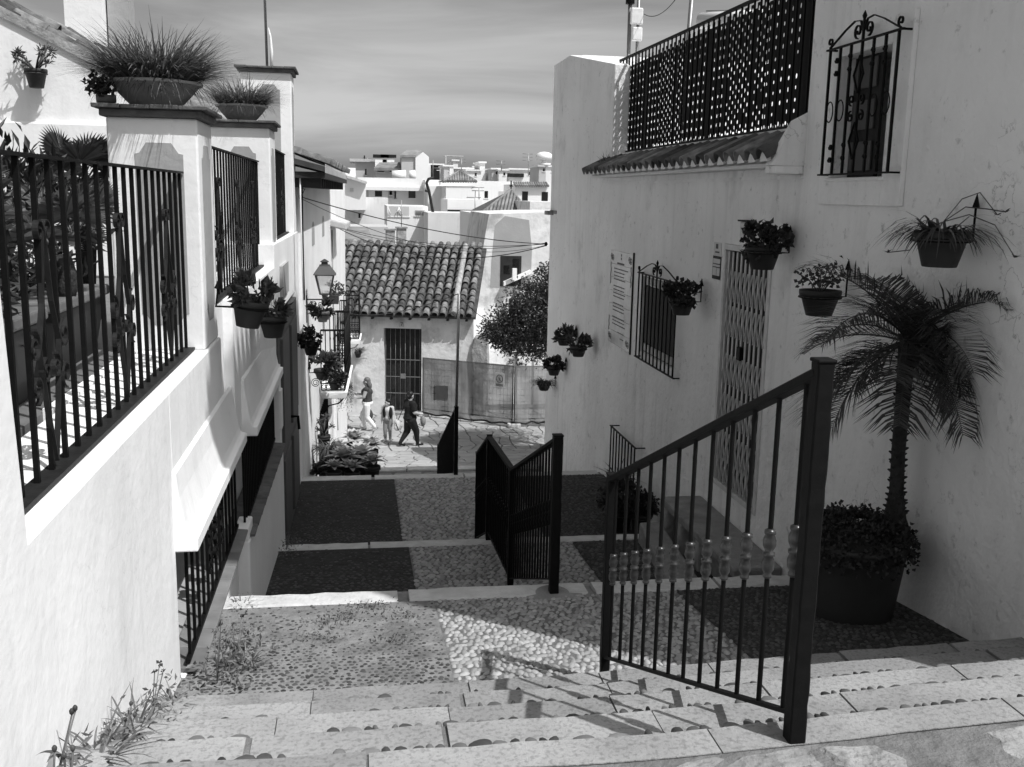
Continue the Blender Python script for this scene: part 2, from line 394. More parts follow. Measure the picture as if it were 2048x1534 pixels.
flags(land, WL, 4.9, .9, 2.465, 22, 9, lambda x, y: -1.550+.008*math.sin(7*x+5*y), M['flag'], 0.03, 0.022, 0.36, 5, 0.016, 'flagstone', skew)
flags(land, WL, 4.9, -1.2, .88, 20, 8, lambda x, y: -1.552, M['flag'], 0.03, 0.016, 0.33, 6, 0.014, 'flagstone', skew, True)

# ---- front flight: five rows of granite slabs
NOS = [2.615+0.414*k for k in range(5)]; NZ = [-1.55-0.165*k for k in range(5)]
b = MB()
for k in range(5):
    x0, x1 = WL-0.3, WR+1.4; ya = NOS[k]-0.414-0.04; yb = NOS[k]-0.012
    xs = [x0, 0.8, x1]
    for a, c in zip(xs[:-1], xs[1:]):
        b.hexa([(a, ya+skew(a), -2.9), (c, ya+skew(c), -2.9), (c, yb+skew(c), -2.9), (a, yb+skew(a), -2.9)],
               [(a, ya+skew(a), NZ[k]-0.004), (c, ya+skew(c), NZ[k]-0.004), (c, yb+skew(c), NZ[k]-0.004), (a, yb+skew(a), NZ[k]-0.004)])
stairs = b.build('stairs', M['mortar'], kind='structure')
r = random.Random(21)
for k in range(5):
    x = WL-r.uniform(0, .5); row = []
    while x < WR+0.9:
        w = r.choice((0.55, 0.7, 0.85, 1.0, 0.62)); gap = r.choice((0.004, 0.005, 0.008, 0.02)); row.append((max(x, WL), x+w-gap)); x += w
    dep = 0.14 if k == 0 else 0.395
    for (a, c) in row:
        if c-a < 0.1: continue
        dz = r.uniform(0.002, 0.008); tw = r.uniform(-0.012, 0.012); ya = NOS[k]-dep; yb = NOS[k]; tilt = r.uniform(-0.002, 0.002)
        bb = MB(); n = 7
        xs = [a+(c-a)*i/n for i in range(n+1)]
        fe = [yb+skew(xx)+r.uniform(-0.007, 0.007) for xx in xs]
        vs = []
        for i, xx in enumerate(xs):
            zz = NZ[k]+dz+tilt*(i/n-.5)*2
            y0_ = ya+skew(xx)+tw*(1 if i < n/2 else -1)*0.3
            vs += [(xx, y0_, zz-0.0035), (xx, fe[i]-0.006, zz-0.06), (xx, fe[i], zz-0.022), (xx, fe[i]-0.014, zz+0.0), (xx, y0_, zz)]
        fs = []
        for i in range(n):
            for q in range(5):
                fs.append((i*5+q, i*5+(q+1) % 5, i*5+5+(q+1) % 5, i*5+5+q))
        fs += [(4, 3, 2, 1, 0), tuple(n*5+q for q in range(5))]
        bb.add(vs, [f[::-1] for f in fs]).build('slab', M['slab'], stairs)
# river pebbles set in the top of every riser, just under the nosing
for k in range(4):
    x = WL+0.05
    while x < WR+0.6:
        s = r.choice((.010, .013, .017, .022, .032))*r.uniform(.85, 1.15)
        if r.random() < ((0.96, 0.95, 0.85, 0.6)[k] if x > -0.1 else (0.7, 0.45, 0.25, 0.1)[k]):
            piece('riser_pebble', (pebble_dark if r.random() < .6 else pebble_mid)[r.randrange(6)], stairs,
                  (x+s, NOS[k]+skew(x)+.010+r.uniform(0, .008), NZ[k]-0.015-r.uniform(0, .006)), (0, 0, r.gauss(0, .2)), (s, r.uniform(.020, .028), r.uniform(.011, .014)))
        x += s*2+r.choice((0, .003, .006, .012, .04))

for k in range(4):
    for a, c in ((WL, .8), (.8, WR+.9)):
        MB().hexa([(a, NOS[k]+skew(a)-.02, NZ[k]-.07), (c, NOS[k]+skew(c)-.02, NZ[k]-.07), (c, NOS[k]+skew(c)+.012, NZ[k]-.07), (a, NOS[k]+skew(a)+.012, NZ[k]-.07)], [(a, NOS[k]+skew(a)-.02, NZ[k]-.031), (c, NOS[k]+skew(c)-.02, NZ[k]-.031), (c, NOS[k]+skew(c)+.010, NZ[k]-.034), (a, NOS[k]+skew(a)+.010, NZ[k]-.034)]).build('riser_bed', M['mortardark'], stairs)
# ---- terrace one, two, three: pebbled landings with a pale strip in the middle
def terrace(name, y0, z0, y1, z1, seed, sx, sy, parts, dsx, dsy, lm, dm, xl, dparts=0):
    zf = lambda x, y: z0+(z1-z0)*(y-y0)/(y1-y0)
    b = MB(); xa, xb, xc, xd = xl-0.35, 0.46, 2.07, WR+0.2
    def slab(m0, m1, mat_, nm):
        q = MB().hexa([(m0, y0-0.3, -9.4), (m1, y0-0.3, -9.4), (m1, y1, -9.4), (m0, y1, -9.4)], [(m0, y0-0.3, zf(0, y0-0.3)), (m1, y0-0.3, zf(0, y0-0.3)), (m1, y1, z1), (m0, y1, z1)])
        return q
    t = slab(xa, xd, None, None).build(name, M['mortar'], kind='structure')
    eps = 0.004
    for (m0, m1, mm) in ((xa, xb, lm), (xc, xd, dm)):
        MB().hexa([(m0, y0, zf(0, y0)-0.02), (m1, y0, zf(0, y0)-0.02), (m1, y1-.002, z1-0.02), (m0, y1-.002, z1-0.02)], [(m0, y0, zf(0, y0)+eps), (m1, y0, zf(0, y0)+eps), (m1, y1-.002, z1+eps), (m0, y1-.002, z1+eps)]).build('side_bed', mm, t)
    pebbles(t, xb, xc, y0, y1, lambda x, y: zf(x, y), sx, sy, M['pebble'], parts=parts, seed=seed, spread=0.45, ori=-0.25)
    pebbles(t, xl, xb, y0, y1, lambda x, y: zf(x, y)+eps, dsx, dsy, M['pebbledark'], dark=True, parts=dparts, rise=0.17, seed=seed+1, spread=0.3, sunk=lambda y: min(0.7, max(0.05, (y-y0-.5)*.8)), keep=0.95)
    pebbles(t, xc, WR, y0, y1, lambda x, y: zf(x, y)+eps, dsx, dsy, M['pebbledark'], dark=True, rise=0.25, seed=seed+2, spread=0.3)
    return t, zf
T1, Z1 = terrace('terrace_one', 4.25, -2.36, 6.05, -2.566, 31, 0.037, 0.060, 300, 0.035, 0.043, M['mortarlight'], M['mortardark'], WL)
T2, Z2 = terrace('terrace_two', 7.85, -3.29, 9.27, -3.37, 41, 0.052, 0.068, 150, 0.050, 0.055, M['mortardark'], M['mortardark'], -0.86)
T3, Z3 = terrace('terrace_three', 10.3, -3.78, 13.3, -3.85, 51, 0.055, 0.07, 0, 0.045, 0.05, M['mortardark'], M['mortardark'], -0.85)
T4 = MB().box(-1.2, WR+.2, 16.4, 18.7, -9.4, -5.21).build('lower_landing', M['mortar'], kind='structure')

def kerb(name, y0, y1, z, xl, seed):
    """row of whitewashed kerb stones at the head of a flight"""
    r = random.Random(seed)
    t = MB().box(xl-.2, WR+.15, y0+0.004, y1+0.01, -9.3, z-0.022).build(name, M['kerbjoint'], kind='structure')
    x = xl-r.uniform(0, .4)
    while x < WR:
        w = r.uniform(0.85, 1.3); a, c = max(x, xl-.1), min(x+w-r.uniform(0.02, 0.09), WR); x += w
        if c-a < 0.1: continue
        n = 10; vs = []
        for i in range(n+1):
            xx = a+(c-a)*i/n; ya = y0+r.uniform(-.014, .012); yb = y1+r.uniform(-.008, .01); zz = z+0.012+r.uniform(-.003, .003)
            vs += [(xx, ya, z-0.06), (xx, ya, zz-0.014), (xx, ya+0.016, zz), (xx, yb-.016, zz), (xx, yb, zz-0.014), (xx, yb, z-0.06)]
        fs = [(i*6+q, i*6+6+q, i*6+6+(q+1) % 6, i*6+(q+1) % 6) for i in range(n) for q in range(6)]+[tuple(range(6)), tuple(n*6+q for q in range(5, -1, -1))]
        MB().add(vs, fs).build('kerb_stone', M['kerb'], t)
    return t
kerb('kerb_one', 6.05, 6.24, -2.566, -0.87, 1); kerb('kerb_two', 9.27, 9.43, -3.37, -0.80, 2); kerb('kerb_three', 13.3, 13.5, -3.85, -0.80, 3)
def flight(name, y0, z0, y1, z1, n, xl):
    b = MB()
    for k in range(n):
        ya = y0+(y1-y0)*k/n; z = z0-(z0-z1)*(k+1)/(n+1)
        b.box(xl-.2, WR+.15, ya, y1+.05, -9.2, z-0.0)
    # overlapping boxes share only hidden faces: stagger the far ends
    b = MB()
    for k in range(n):
        ya = y0+(y1-y0)*k/n; yb = y0+(y1-y0)*(k+1)/n; z = z0-(z0-z1)*(k+1)/(n+1)
        b.box(xl-.2, WR+.15, ya, yb, -9.2, z)
    return b.build(name, M['slab'], kind='structure')
flight('stairs_two', 6.25, -2.566, 7.55, -3.29, 4, -0.85); flight('stairs_three', 9.44, -3.37, 10.0, -3.78, 2, -0.82); flight('stairs_four', 13.51, -3.85, 16.4, -5.21, 7, -0.8)

# ---- street below: irregular stone paving falling away, then level in front of the houses
def zs(x, y):
    if y < 27: return -5.45-(y-18.8)*(1.55/8.2)
    return -7.0-(min(y, 33.5)-27)*0.0417
b = MB()
ys = [18.7, 21, 24, 27, 30, 33.5, 40]
for ya, yb in zip(ys[:-1], ys[1:]):
    b.hexa([(-9, ya, -9.4), (22, ya, -9.4), (22, yb, -9.4), (-9, yb, -9.4)], [(-9, ya, zs(0, ya)-.03), (22, ya, zs(0, ya)-.03), (22, yb, zs(0, yb)-.03), (-9, yb, zs(0, yb)-.03)])
street = b.build('street', M['mortar'], kind='structure')
flags(street, -1.4, 5.2, 19.9, 27, 17, 14, lambda x, y: zs(x, y)+0.0, M['streetstone'], 0.02, 0.02, 0.3, 9, 0.012, 'paving_stone')
flags(street, -4.0, 9.5, 27.02, 33.4, 34, 13, lambda x, y: zs(x, y)+0.0, M['streetstone'], 0.02, 0.022, 0.3, 10, 0.012, 'paving_stone', None, True)
flags(T4, -0.75, 3.3, 17.7, 18.45, 7, 1, lambda x, y: -5.20, M['slab'], 0.008, 0.04, 0.2, 12, 0.01, 'paving_stone')
for i in range(5):
    MB().box(-0.8+i*0.85, -0.8+i*0.85+0.82, 18.49, 18.72, -5.6, -5.17+rng.uniform(-.005, .005)).build('kerb_stone', M['kerb'], T4, bevel=0.012)

# ================================================================== LEFT SIDE: GARDEN WALL, PILLARS, FENCES
def XL(y): return WL if y < 6.75 else -0.87+(y-6.75)*0.0128
gw = thing('garden_wall', 'long white plastered garden wall with pillars and barred windows, left of the stairs', 'wall', (-1.0, 6.0, -2.6))
# --- near wall, up to the first window, then over and under it
w1 = MB()
w1.box(-1.30, WL, -3.0, 4.88, -3.2, -0.955)
w1.box(-1.30, WL, 4.88, 6.76, -1.60, -0.955)
w1.box(-1.30, WL+.02, 4.88, 7.12, -3.4, -2.42)
w1.box(-1.30, -0.93, 6.76, 7.12, -1.60, -0.745)
w1.build('wall', M['plaster'], gw, bevel=0.012)
MB().box(-1.36, -1.302, 4.5, 12.9, -3.4, -0.95).build('back_wall', M['plaster'], gw)
# --- further wall in a separate piece, slightly turned inwards
def seg(y0, y1, z0, z1, off=0.0, back=-1.30):
    return MB().hexa([(back, y0, z0), (XL(y0)+off, y0, z0), (XL(y1)+off, y1, z0), (back, y1, z0)], [(back, y0, z1), (XL(y0)+off, y0, z1), (XL(y1)+off, y1, z1), (back, y1, z1)])
w2 = seg(7.121, 10.25, -1.72, -0.745); w2.build('wall', M['plaster'], gw, bevel=0.01)
seg(10.251, 13.0, -1.25, -0.52).build('wall', M['plaster'], gw, bevel=0.01)
seg(7.121, 9.98, -4.2, -2.50, 0.07).build('plinth', M['plaster'], gw, bevel=0.015)
seg(12.85, 13.6, -9.0, -0.521, 0.0).build('wall', M['plaster'], gw)
seg(9.981, 10.2, -4.2, -1.72, 0.04).build('door_jamb', M['plaster'], gw)
# --- stucco hoods over the two low windows
def hood(y0, y1, zt, zb, xo, xb):
    prof = [(xb, zt), (xb+0.018, zt-0.02), (xb+0.03, zt-0.14), (xo-0.05, zb+0.115), (xo-0.035, zb+0.075), (xo, zb+0.07), (xo, zb), (xb-0.05, zb)]
    h = MB().ext([(x, y0, z) for x, z in prof][::-1], (0, y1-y0, 0)); return h.build('window_hood', M['plaster'], gw, bevel=0.008)
hood(4.86, 7.10, -1.34, -1.755, -0.79, -0.90); hood(7.45, 10.1, -1.36, -1.80, -0.75, -0.86)
MB().box(-0.9, -0.80, 7.121, 7.40, -2.50, -2.40).build('sill_end', M['plaster'], gw, bevel=0.01)
# --- tiled sills
for i in range(9):
    y = 4.92+i*0.242
    MB().hexa([(-0.98, y, -2.42), (-0.80, y, -2.42), (-0.80, y+.236, -2.42), (-0.98, y+.236, -2.42)], [(-0.98, y, -2.385), (-0.80, y, -2.40), (-0.80, y+.236, -2.40), (-0.98, y+.236, -2.385)]).build('sill_tile', M['silltile'], gw, bevel=0.006)
for i in range(11):
    y = 7.2+i*0.25
    MB().hexa([(-0.98, y, -2.498), (XL(y)+.1, y, -2.498), (XL(y)+.1, y+.245, -2.498), (-0.98, y+.245, -2.498)], [(-0.98, y, -2.455), (XL(y)+.1, y, -2.475), (XL(y)+.1, y+.245, -2.475), (-0.98, y+.245, -2.455)]).build('sill_tile', M['tilecap'], gw, bevel=0.006)
# floor of the first window niche (clay tiles seen through the bars), dark room behind the second
MB().box(-1.30, -0.985, 4.9, 7.1, -2.43, -2.405).build('niche_floor', M['nichefloor'], gw)
MB().box(-1.298, -1.28, 7.13, 9.97, -2.45, -1.73).build('dark_pane', M['glass'], gw)

def spiral(cy, cz, rad, turns, a0, sgn, n=22):
    out = []
    for i in range(n+1):
        t = i/n; a = a0+sgn*2*math.pi*turns*t; rr = rad*(1-0.72*t); out.append((cy+rr*math.cos(a), cz+rr*math.sin(a)))
    return out
def ribx(b, pts, X, w=0.022, th=0.006):      # ribbon lying in a plane of constant X
    b.ribbon([(X, y, z) for y, z in pts], w, th, (1, 0, 0)); return b
def bars_x(parent, X, ys, z0, z1, w, m, xf=None, name='bar'):
    for y in ys:
        x = xf(y) if xf else X
        MB().box(x-w/2, x+w/2, y-w/2, y+w/2, z0, z1).build(name, m, parent)
# --- low window grilles
gr = MB().box(-0.885, -0.863, 4.93, 7.08, -2.375, -2.353).build('window_grille', M['iron'], gw)
bars_x(gr, -0.874, [5.0+i*0.168 for i in range(13)], -2.352, -1.757, 0.016, M['iron'])
sc1 = MB()
for y in (5.75, 6.01, 6.27):
    for s in (-1, 1):
        ribx(sc1, spiral(y+s*0.035, -2.0, 0.04, 1.3, math.pi/2, s), -0.874); ribx(sc1, spiral(y+s*0.035, -2.16, 0.04, 1.3, -math.pi/2, -s), -0.874)
    ribx(sc1, [(y, -2.12), (y-.03, -2.08), (y, -2.04)], -0.874); ribx(sc1, [(y, -2.12), (y+.03, -2.08), (y, -2.04)], -0.874)
sc1.build('scroll', M['iron'], gr)
gr2 = MB().box(-0.85, -0.83, 7.2, 9.95, -2.44, -2.42).build('window_grille', M['iron'], gw)
bars_x(gr2, 0, [7.25+i*0.115 for i in range(24)], -2.419, -1.802, 0.016, M['iron'], xf=lambda y: -0.84)
# --- grey street door at the far end of the wall
dd = MB().hexa([(-0.98, 10.25, -4.1), (XL(10.25)+.02, 10.25, -4.1), (XL(12.8)+.02, 12.8, -4.1), (-0.98, 12.8, -4.1)], [(-0.98, 10.25, -1.30), (XL(10.25)+.02, 10.25, -1.30), (XL(12.8)+.02, 12.8, -1.30), (-0.98, 12.8, -1.30)])
door = dd.build('door', M['doorgrey'], gw, bevel=0.01)
for (y0, y1) in ((10.45, 11.4), (11.6, 12.6)):
    for (z0, z1) in ((-3.7, -2.8), (-2.65, -1.5)):
        MB().box(-0.82, XL((y0+y1)/2)+.045, y0, y1, z0, z1).build('door_panel', M['doorgrey'], door, bevel=0.012)
MB().tube([(-0.78, 11.5, -2.55), (-0.70, 11.5, -2.55), (-0.69, 11.5, -2.70)], 0.018).build('door_handle', M['iron'], door)
MB().box(-0.83, -0.775, 9.3, 9.55, -3.35, -2.95).build('meter_cover', M['ironold'], gw)
MB().box(-0.83, -0.795+.03, 9.99, 10.15, -2.35, -1.95).build('post_box', M['plaster'], gw, bevel=.01)

# --- pillars
def pillar(x0, x1, y0, y1, z0, z1, pz0, pz1, px0, px1, tiles=True):
    p = MB().box(x0, x1, y0, y1, z0, z1).build('pillar', M['plaster'], gw, bevel=0.012)
    # painted grey panel with stepped shoulders on the front and on the side
    def panel(a, b, z0_, z1_, mk):
        s = min(0.08, (b-a)*0.24); q = [(a, z0_+s), (a+s*.4, z0_+s*.9), (a+s, z0_), (b-s, z0_), (b-s*.4, z0_+s*.9), (b, z0_+s), (b, z1_-s), (b-s*.4, z1_-s*.9), (b-s, z1_), (a+s, z1_), (a+s*.4, z1_-s*.9), (a, z1_-s)]
        return mk(q)
    panel(px0, px1, pz0, pz1, lambda q: MB().ext([(u, y0-0.003, v) for u, v in q], (0, 0.002, 0))).build('painted_panel', M['greypaint'], p)
    panel(y0+.12, y1-.12, pz0, pz1, lambda q: MB().ext([(x1+0.001, u, v) for u, v in q], (0.002, 0, 0))).build('painted_panel', M['greypaint'], p)
    c = MB().box(x0-.03, x1+.03, y0-.03, y1+.03, z1+.001, z1+0.045).build('cap', M['tilecap'], p, bevel=.008)
    n = max(3, int((x1-x0+.12)/0.14))
    for i in range(n):
        w = (x1-x0+.13)/n
        MB().box(x0-.065+i*w+.002, x0-.065+(i+1)*w-.002, y0-.065, y1+.065, z1+0.0455, z1+0.07+rng.uniform(-.003, .003)).build('cap_tile', M['tilecap'], c, bevel=.004)
    return p
MB().hexa([(-1.40, 1.9, -3.1), (-0.896, 1.9, -3.1), (-0.896, 2.98, -3.1), (-1.40, 2.98, -3.1)], [(-1.40, 1.9, .4), (-0.902, 1.9, .4), (-0.902, 2.66, .4), (-1.40, 2.66, .4)]).build('pillar', M['plaster'], gw, bevel=.012)
pillar(-1.42, -0.915, 6.18, 6.75, -0.954, 0.40, -0.80, 0.26, -1.27, -1.0)
pillar(-1.42, -0.845, 10.3, 10.92, -0.744, 0.60, -0.55, 0.42, -1.25, -0.98)
pillar(-1.40, -0.795, 13.0, 13.55, -0.519, 1.42, 0.40, 1.28, -1.2, -0.93)
# --- spear-less iron fences between the pillars
def iron_fence(label, X, y0, y1, z0, z1, step, w, seed=0, decor=True):
    f = thing('iron_fence', label, 'fence', (X, (y0+y1)/2, z0), 'iron fences on the garden wall')
    MB().box(X-.02, X+.02, y0, y1, z1-.012, z1).build('top_rail', M['iron'], f)
    MB().box(X-.03, X+.045, y0, y1, z0+.004, z0+.02).build('bottom_rail', M['ironold'], f)
    n = int((y1-y0)/step)
    for i in range(n+1):
        y = y0+0.03+(y1-y0-.06)*i/n
        MB().box(X-w/2, X+w/2, y-w/2, y+w/2, z0+.02, z1-.012).build('bar', M['iron'], f)
    if decor:
        H = z1-z0; k = max(1, int((y1-y0)/0.95)); L = (y1-y0)/k
        for i in range(k):
            c = y0+L*(i+.5); X2 = X+0.006
            b = MB()
            for s in (-1, 1):
                ribx(b, spiral(c+s*.04, z0+H*.77, .04, 1.2, 0 if s < 0 else math.pi, -s), X2, .018)
                ribx(b, [(c+s*.01, z0+H*.77), (c+s*.05, z0+H*.55), (c+s*.11, z0+H*.42)], X2, .018)
                ribx(b, [(c+s*.11, z0+H*.42), (c+s*.06, z0+H*.22), (c, z0+H*.04)], X2, .018)
                ribx(b, spiral(c+s*.16, z0+H*.43, .055, 1.3, math.pi/2, s), X2, .018)
                ribx(b, spiral(c+s*.16, z0+H*.30, .05, 1.3, -math.pi/2, -s), X2, .018)
                ribx(b, spiral(c+s*.055, z0+H*.34, .045, 1.3, math.pi/2, -s), X2, .018)
            b.build('scroll', M['ironold'], f)
    return f
iron_fence('black iron garden fence with scrolls nearest the camera, before the dark planters', -1.02, 2.93, 6.17, -0.953, 0.10, 0.157, 0.017)
iron_fence('narrow black iron fence between the big grass bowl pillar and the small grass bowl pillar', -0.97, 6.76, 10.29, -0.744, 0.285, 0.16, 0.014)
iron_fence('dark iron fence seen edge-on beside the tall pillar with the mast', -0.90, 10.93, 12.99, -0.519, 0.45, 0.13, 0.018)
# --- mast on the tall pillar
ms = thing('antenna_mast', 'thin steel mast with a white tube rising from the tall pillar', 'mast', (-1.1, 13.3, 1.49))
MB().tube([(-1.1, 13.3, 1.48), (-1.13, 13.3, 4.4)], 0.018).build('pole', M['steel'], ms)
MB().tube([(-1.045, 13.27, 1.49), (-1.04, 13.27, 1.7), (-1.05, 13.27, 1.88), (-1.07, 13.27, 1.98)], [.022, .022, .015, .004]).build('tube', M['white'], ms)

# ================================================================== GARDEN BEHIND THE FENCE AND THE VILLA
MB().box(-9, -1.361, -2, 11.5, -3.0, -0.97).build('garden_floor', M['silltile'], kind='structure')
vy = 11.6
va = thing('villa', 'white villa above the garden with a sloping tiled verge and chimney', 'house', (-4.5, vy, -0.97))
# gable wall with the verge falling to the right
e0, e1 = ony(-60, 2, vy), ony(455, 268, vy)
MB().ext([(-8.5, vy, -0.97), (e1[0], vy, -0.97), (e1[0], vy, e1[2]), (e0[0], vy, e0[2]), (-8.5, vy, e0[2]+1)], (0, 2.6, 0)).build('wall', M['plaster'], va)
l0 = ony(0, 242, vy); l1 = ony(230, 247, vy)
MB().box(-8.5, -1.6, vy-.06, vy-.001, -0.97, l0[2]).build('plinth', M['plaster'], va, bevel=.02)
dv = nrm(e1-e0); L = np.linalg.norm(e1-e0); up = np.array((-dv[2], 0, dv[0]))
rf = MB().hexa([e0+np.array((0, -.03, 0))+up*0.0, e1+np.array((0, -.03, 0)), e1+np.array((0, 2.7, 0)), e0+np.array((0, 2.7, 0))], [e0+up*.10+np.array((0, -.03, 0)), e1+up*.10+np.array((0, -.03, 0)), e1+up*.10+np.array((0, 2.7, 0)), e0+up*.10+np.array((0, 2.7, 0))]).build('roof', M['rough'], va)
def halftile(r0, r1, L, n=7, th=0.012):
    b = MB(); vs = []
    for (rr, y) in ((r0, 0), (r1, L)):
        for o in (0, th):
            for k in range(n):
                a = math.pi*k/(n-1); vs.append(((rr-o)*math.cos(a), y, (rr-o)*math.sin(a)))
    fs = [(k, k+1, 2*n+k+1, 2*n+k) for k in range(n-1)]+[(n+k+1, n+k, 3*n+k, 3*n+k+1) for k in range(n-1)]
    fs += [(n+k, n+k+1, k+1, k) for k in range(n-1)]+[(2*n+k, 2*n+k+1, 3*n+k+1, 3*n+k) for k in range(n-1)]
    return b.add(vs, fs, True)
TILE = halftile(0.085, 0.07, 0.42).mesh('roof_tile'); TILE.materials.append(M['rooftile'])
for row in range(4):                        # old tiles along the verge, laid down the slope
    for i in range(int(L/0.30)):
        p = e0+dv*(0.15+i*0.30+rng.uniform(-.05, .05))+up*(0.10+.02*row+rng.uniform(-.02, .02))+np.array((0, 0.06+row*0.17, 0))
        o = piece('roof_tile', TILE, va, p, None, (rng.uniform(.75, 1), rng.uniform(.8, 1), rng.uniform(.6, .95)))
        o.rotation_euler = (Matrix(((0, dv[0], up[0]), (-1, 0, 0), (0, dv[2], up[2]))) @ Matrix.Rotation(rng.uniform(-.12, .12), 3, 'X') @ Matrix.Rotation(rng.uniform(-.08, .08), 3, 'Z')).to_euler()
c0, c1 = ony(132, 85, vy+.9), ony(206, 85, vy+.9)
MB().box(c0[0], c1[0], vy+.9, vy+1.5, c0[2]-.6, 5.0).build('chimney', M['plaster'], va)
MB().box(c1[0]+.02, c1[0]+.26, vy+1.1, vy+1.4, -0.5, 5.0).build('shutter', M['greypaint'], va)

# ================================================================== NEIGHBOUR HOUSE ON THE LEFT, BELOW THE WALL
def XF(y): return -0.75+0.029*(y-13.2)      # its facade is turned a little into the alley
nh = thing('white_house', 'white house with a dark tiled eave, lantern and iron balconies, beyond the grey door', 'house', (-1.0, 20, -7.0))
def fseg(y0, y1, z0, z1, off=0.0, back=-0.9):
    return MB().hexa([(XF(y0)+back, y0, z0), (XF(y0)+off, y0, z0), (XF(y1)+off, y1, z0), (XF(y1)+back, y1, z0)], [(XF(y0)+back, y0, z1), (XF(y0)+off, y0, z1), (XF(y1)+off, y1, z1), (XF(y1)+back, y1, z1)])
EZ = 0.15
fseg(13.62, 16.5, -9.2, EZ).build('wall', M['plaster'], nh)
fseg(16.501, 18.9, -9.2, EZ, -0.22).build('wall', M['plaster'], nh)
fseg(16.501, 18.9, -3.6, EZ, 0.0, -.215).build('wall', M['plaster'], nh)
fseg(18.901, 27.3, -9.2, EZ).build('wall', M['plaster'], nh)
MB().box(-6, -1.66, 13.7, 27.2, -9, EZ).build('wall', M['plaster'], nh)
fseg(18.95, 19.25, -9.1, -4.2, 0.05, -0.02).build('pilaster', M['plaster'], nh)
fseg(20.9, 21.2, -9.1, -4.2, 0.05, -0.02).build('pilaster', M['plaster'], nh)
# deep eave: boards, then a row of tiles
fseg(13.3, 20.3, EZ+.02, EZ+.10, 0.34, -4.5).build('soffit', M['wood'], nh)
for i in range(14):
    y = 13.4+i*0.5; MB().box(XF(y)-.2, XF(y)+.28, y, y+.1, EZ-.10, EZ+.019).build('rafter', M['wood'], nh)
MB().hexa([(-5.5, 13.25, EZ+1.3), (XF(13.3)+.34, 13.25, EZ+.101), (XF(20.3)+.34, 20.3, EZ+.101), (-5.5, 20.3, EZ+1.3)], [(-5.5, 13.25, EZ+1.4), (XF(13.3)+.34, 13.25, EZ+.17), (XF(20.3)+.34, 20.3, EZ+.17), (-5.5, 20.3, EZ+1.4)]).build('roof', M['roofgap'], nh)
for i in range(32):
    y = 13.35+i*0.215
    for q in range(2):
        piece('roof_tile', TILE, nh, (XF(y)+.40-q*.36, y, EZ+.20+q*.11), (0, 0, 0)).rotation_euler = Matrix(((0, -0.95, 0.3), (1, 0, 0), (0, 0.3, 0.95))).to_euler()
    MB().box(XF(y)+.34, XF(y)+.345, y-.08, y+.08, EZ+.09, EZ+.20).build('mortar_cap', M['plaster'], nh)
# lower roof end beyond the eave
MB().hexa([(XF(20.4)-2, 20.4, -.25), (XF(20.4)+.32, 20.4, -.75), (XF(22.5)+.32, 22.5, -.75), (XF(22.5)-2, 22.5, -.25)], [(XF(20.4)-2, 20.4, -.1), (XF(20.4)+.32, 20.4, -.6), (XF(22.5)+.32, 22.5, -.6), (XF(22.5)-2, 22.5, -.1)]).build('porch_roof', M['bowlrim'], nh, bevel=.03)
# two small arched niches high on the facade, flat, their shade put in as grey
for (px, py) in ((626, 468), (646, 453)):
    lo, hi = 13.7, 27.0
    for _ in range(40):
        mid = (lo+hi)/2; p = ony(px, py, mid)
        if p[0] > XF(mid): lo = mid
        else: hi = mid
    p = ony(px, py, lo); yy, zz = p[1], p[2]
    q = [(yy-.26, zz-.17), (yy+.26, zz-.17)]+[(yy+.26*math.cos(a), zz+.02+.17*math.sin(a)) for a in [math.pi*k/8 for k in range(9)]]
    MB().ext([(XF(u)+.002, u, v) for u, v in q], (0.004, 0, 0)).build('niche', M['greypaint'], nh)
# recessed window with grille low in the facade
MB().box(XF(17.7)-.20, XF(17.7)-.185, 16.55, 18.85, -6.2, -3.7).build('window_pane', M['glass'], nh)
g2 = fseg(16.6, 18.8, -5.02, -4.99, .02, -.03).build('window_grille', M['ironold'], nh)
for i in range(12):
    y = 16.7+i*.18; MB().box(XF(y)-.012, XF(y)+.012, y-.01, y+.01, -6.0, -3.65).build('bar', M['ironold'], g2)
def fpix(px, py, off=0.0):                  # the facade point under a pixel, standing off by off
    lo, hi = 13.0, 28.0
    for _ in range(40):
        mid = (lo+hi)/2; p = ony(px, py, mid)
        if p[0] > XF(mid)+off: lo = mid
        else: hi = mid
    return ony(px, py, lo)
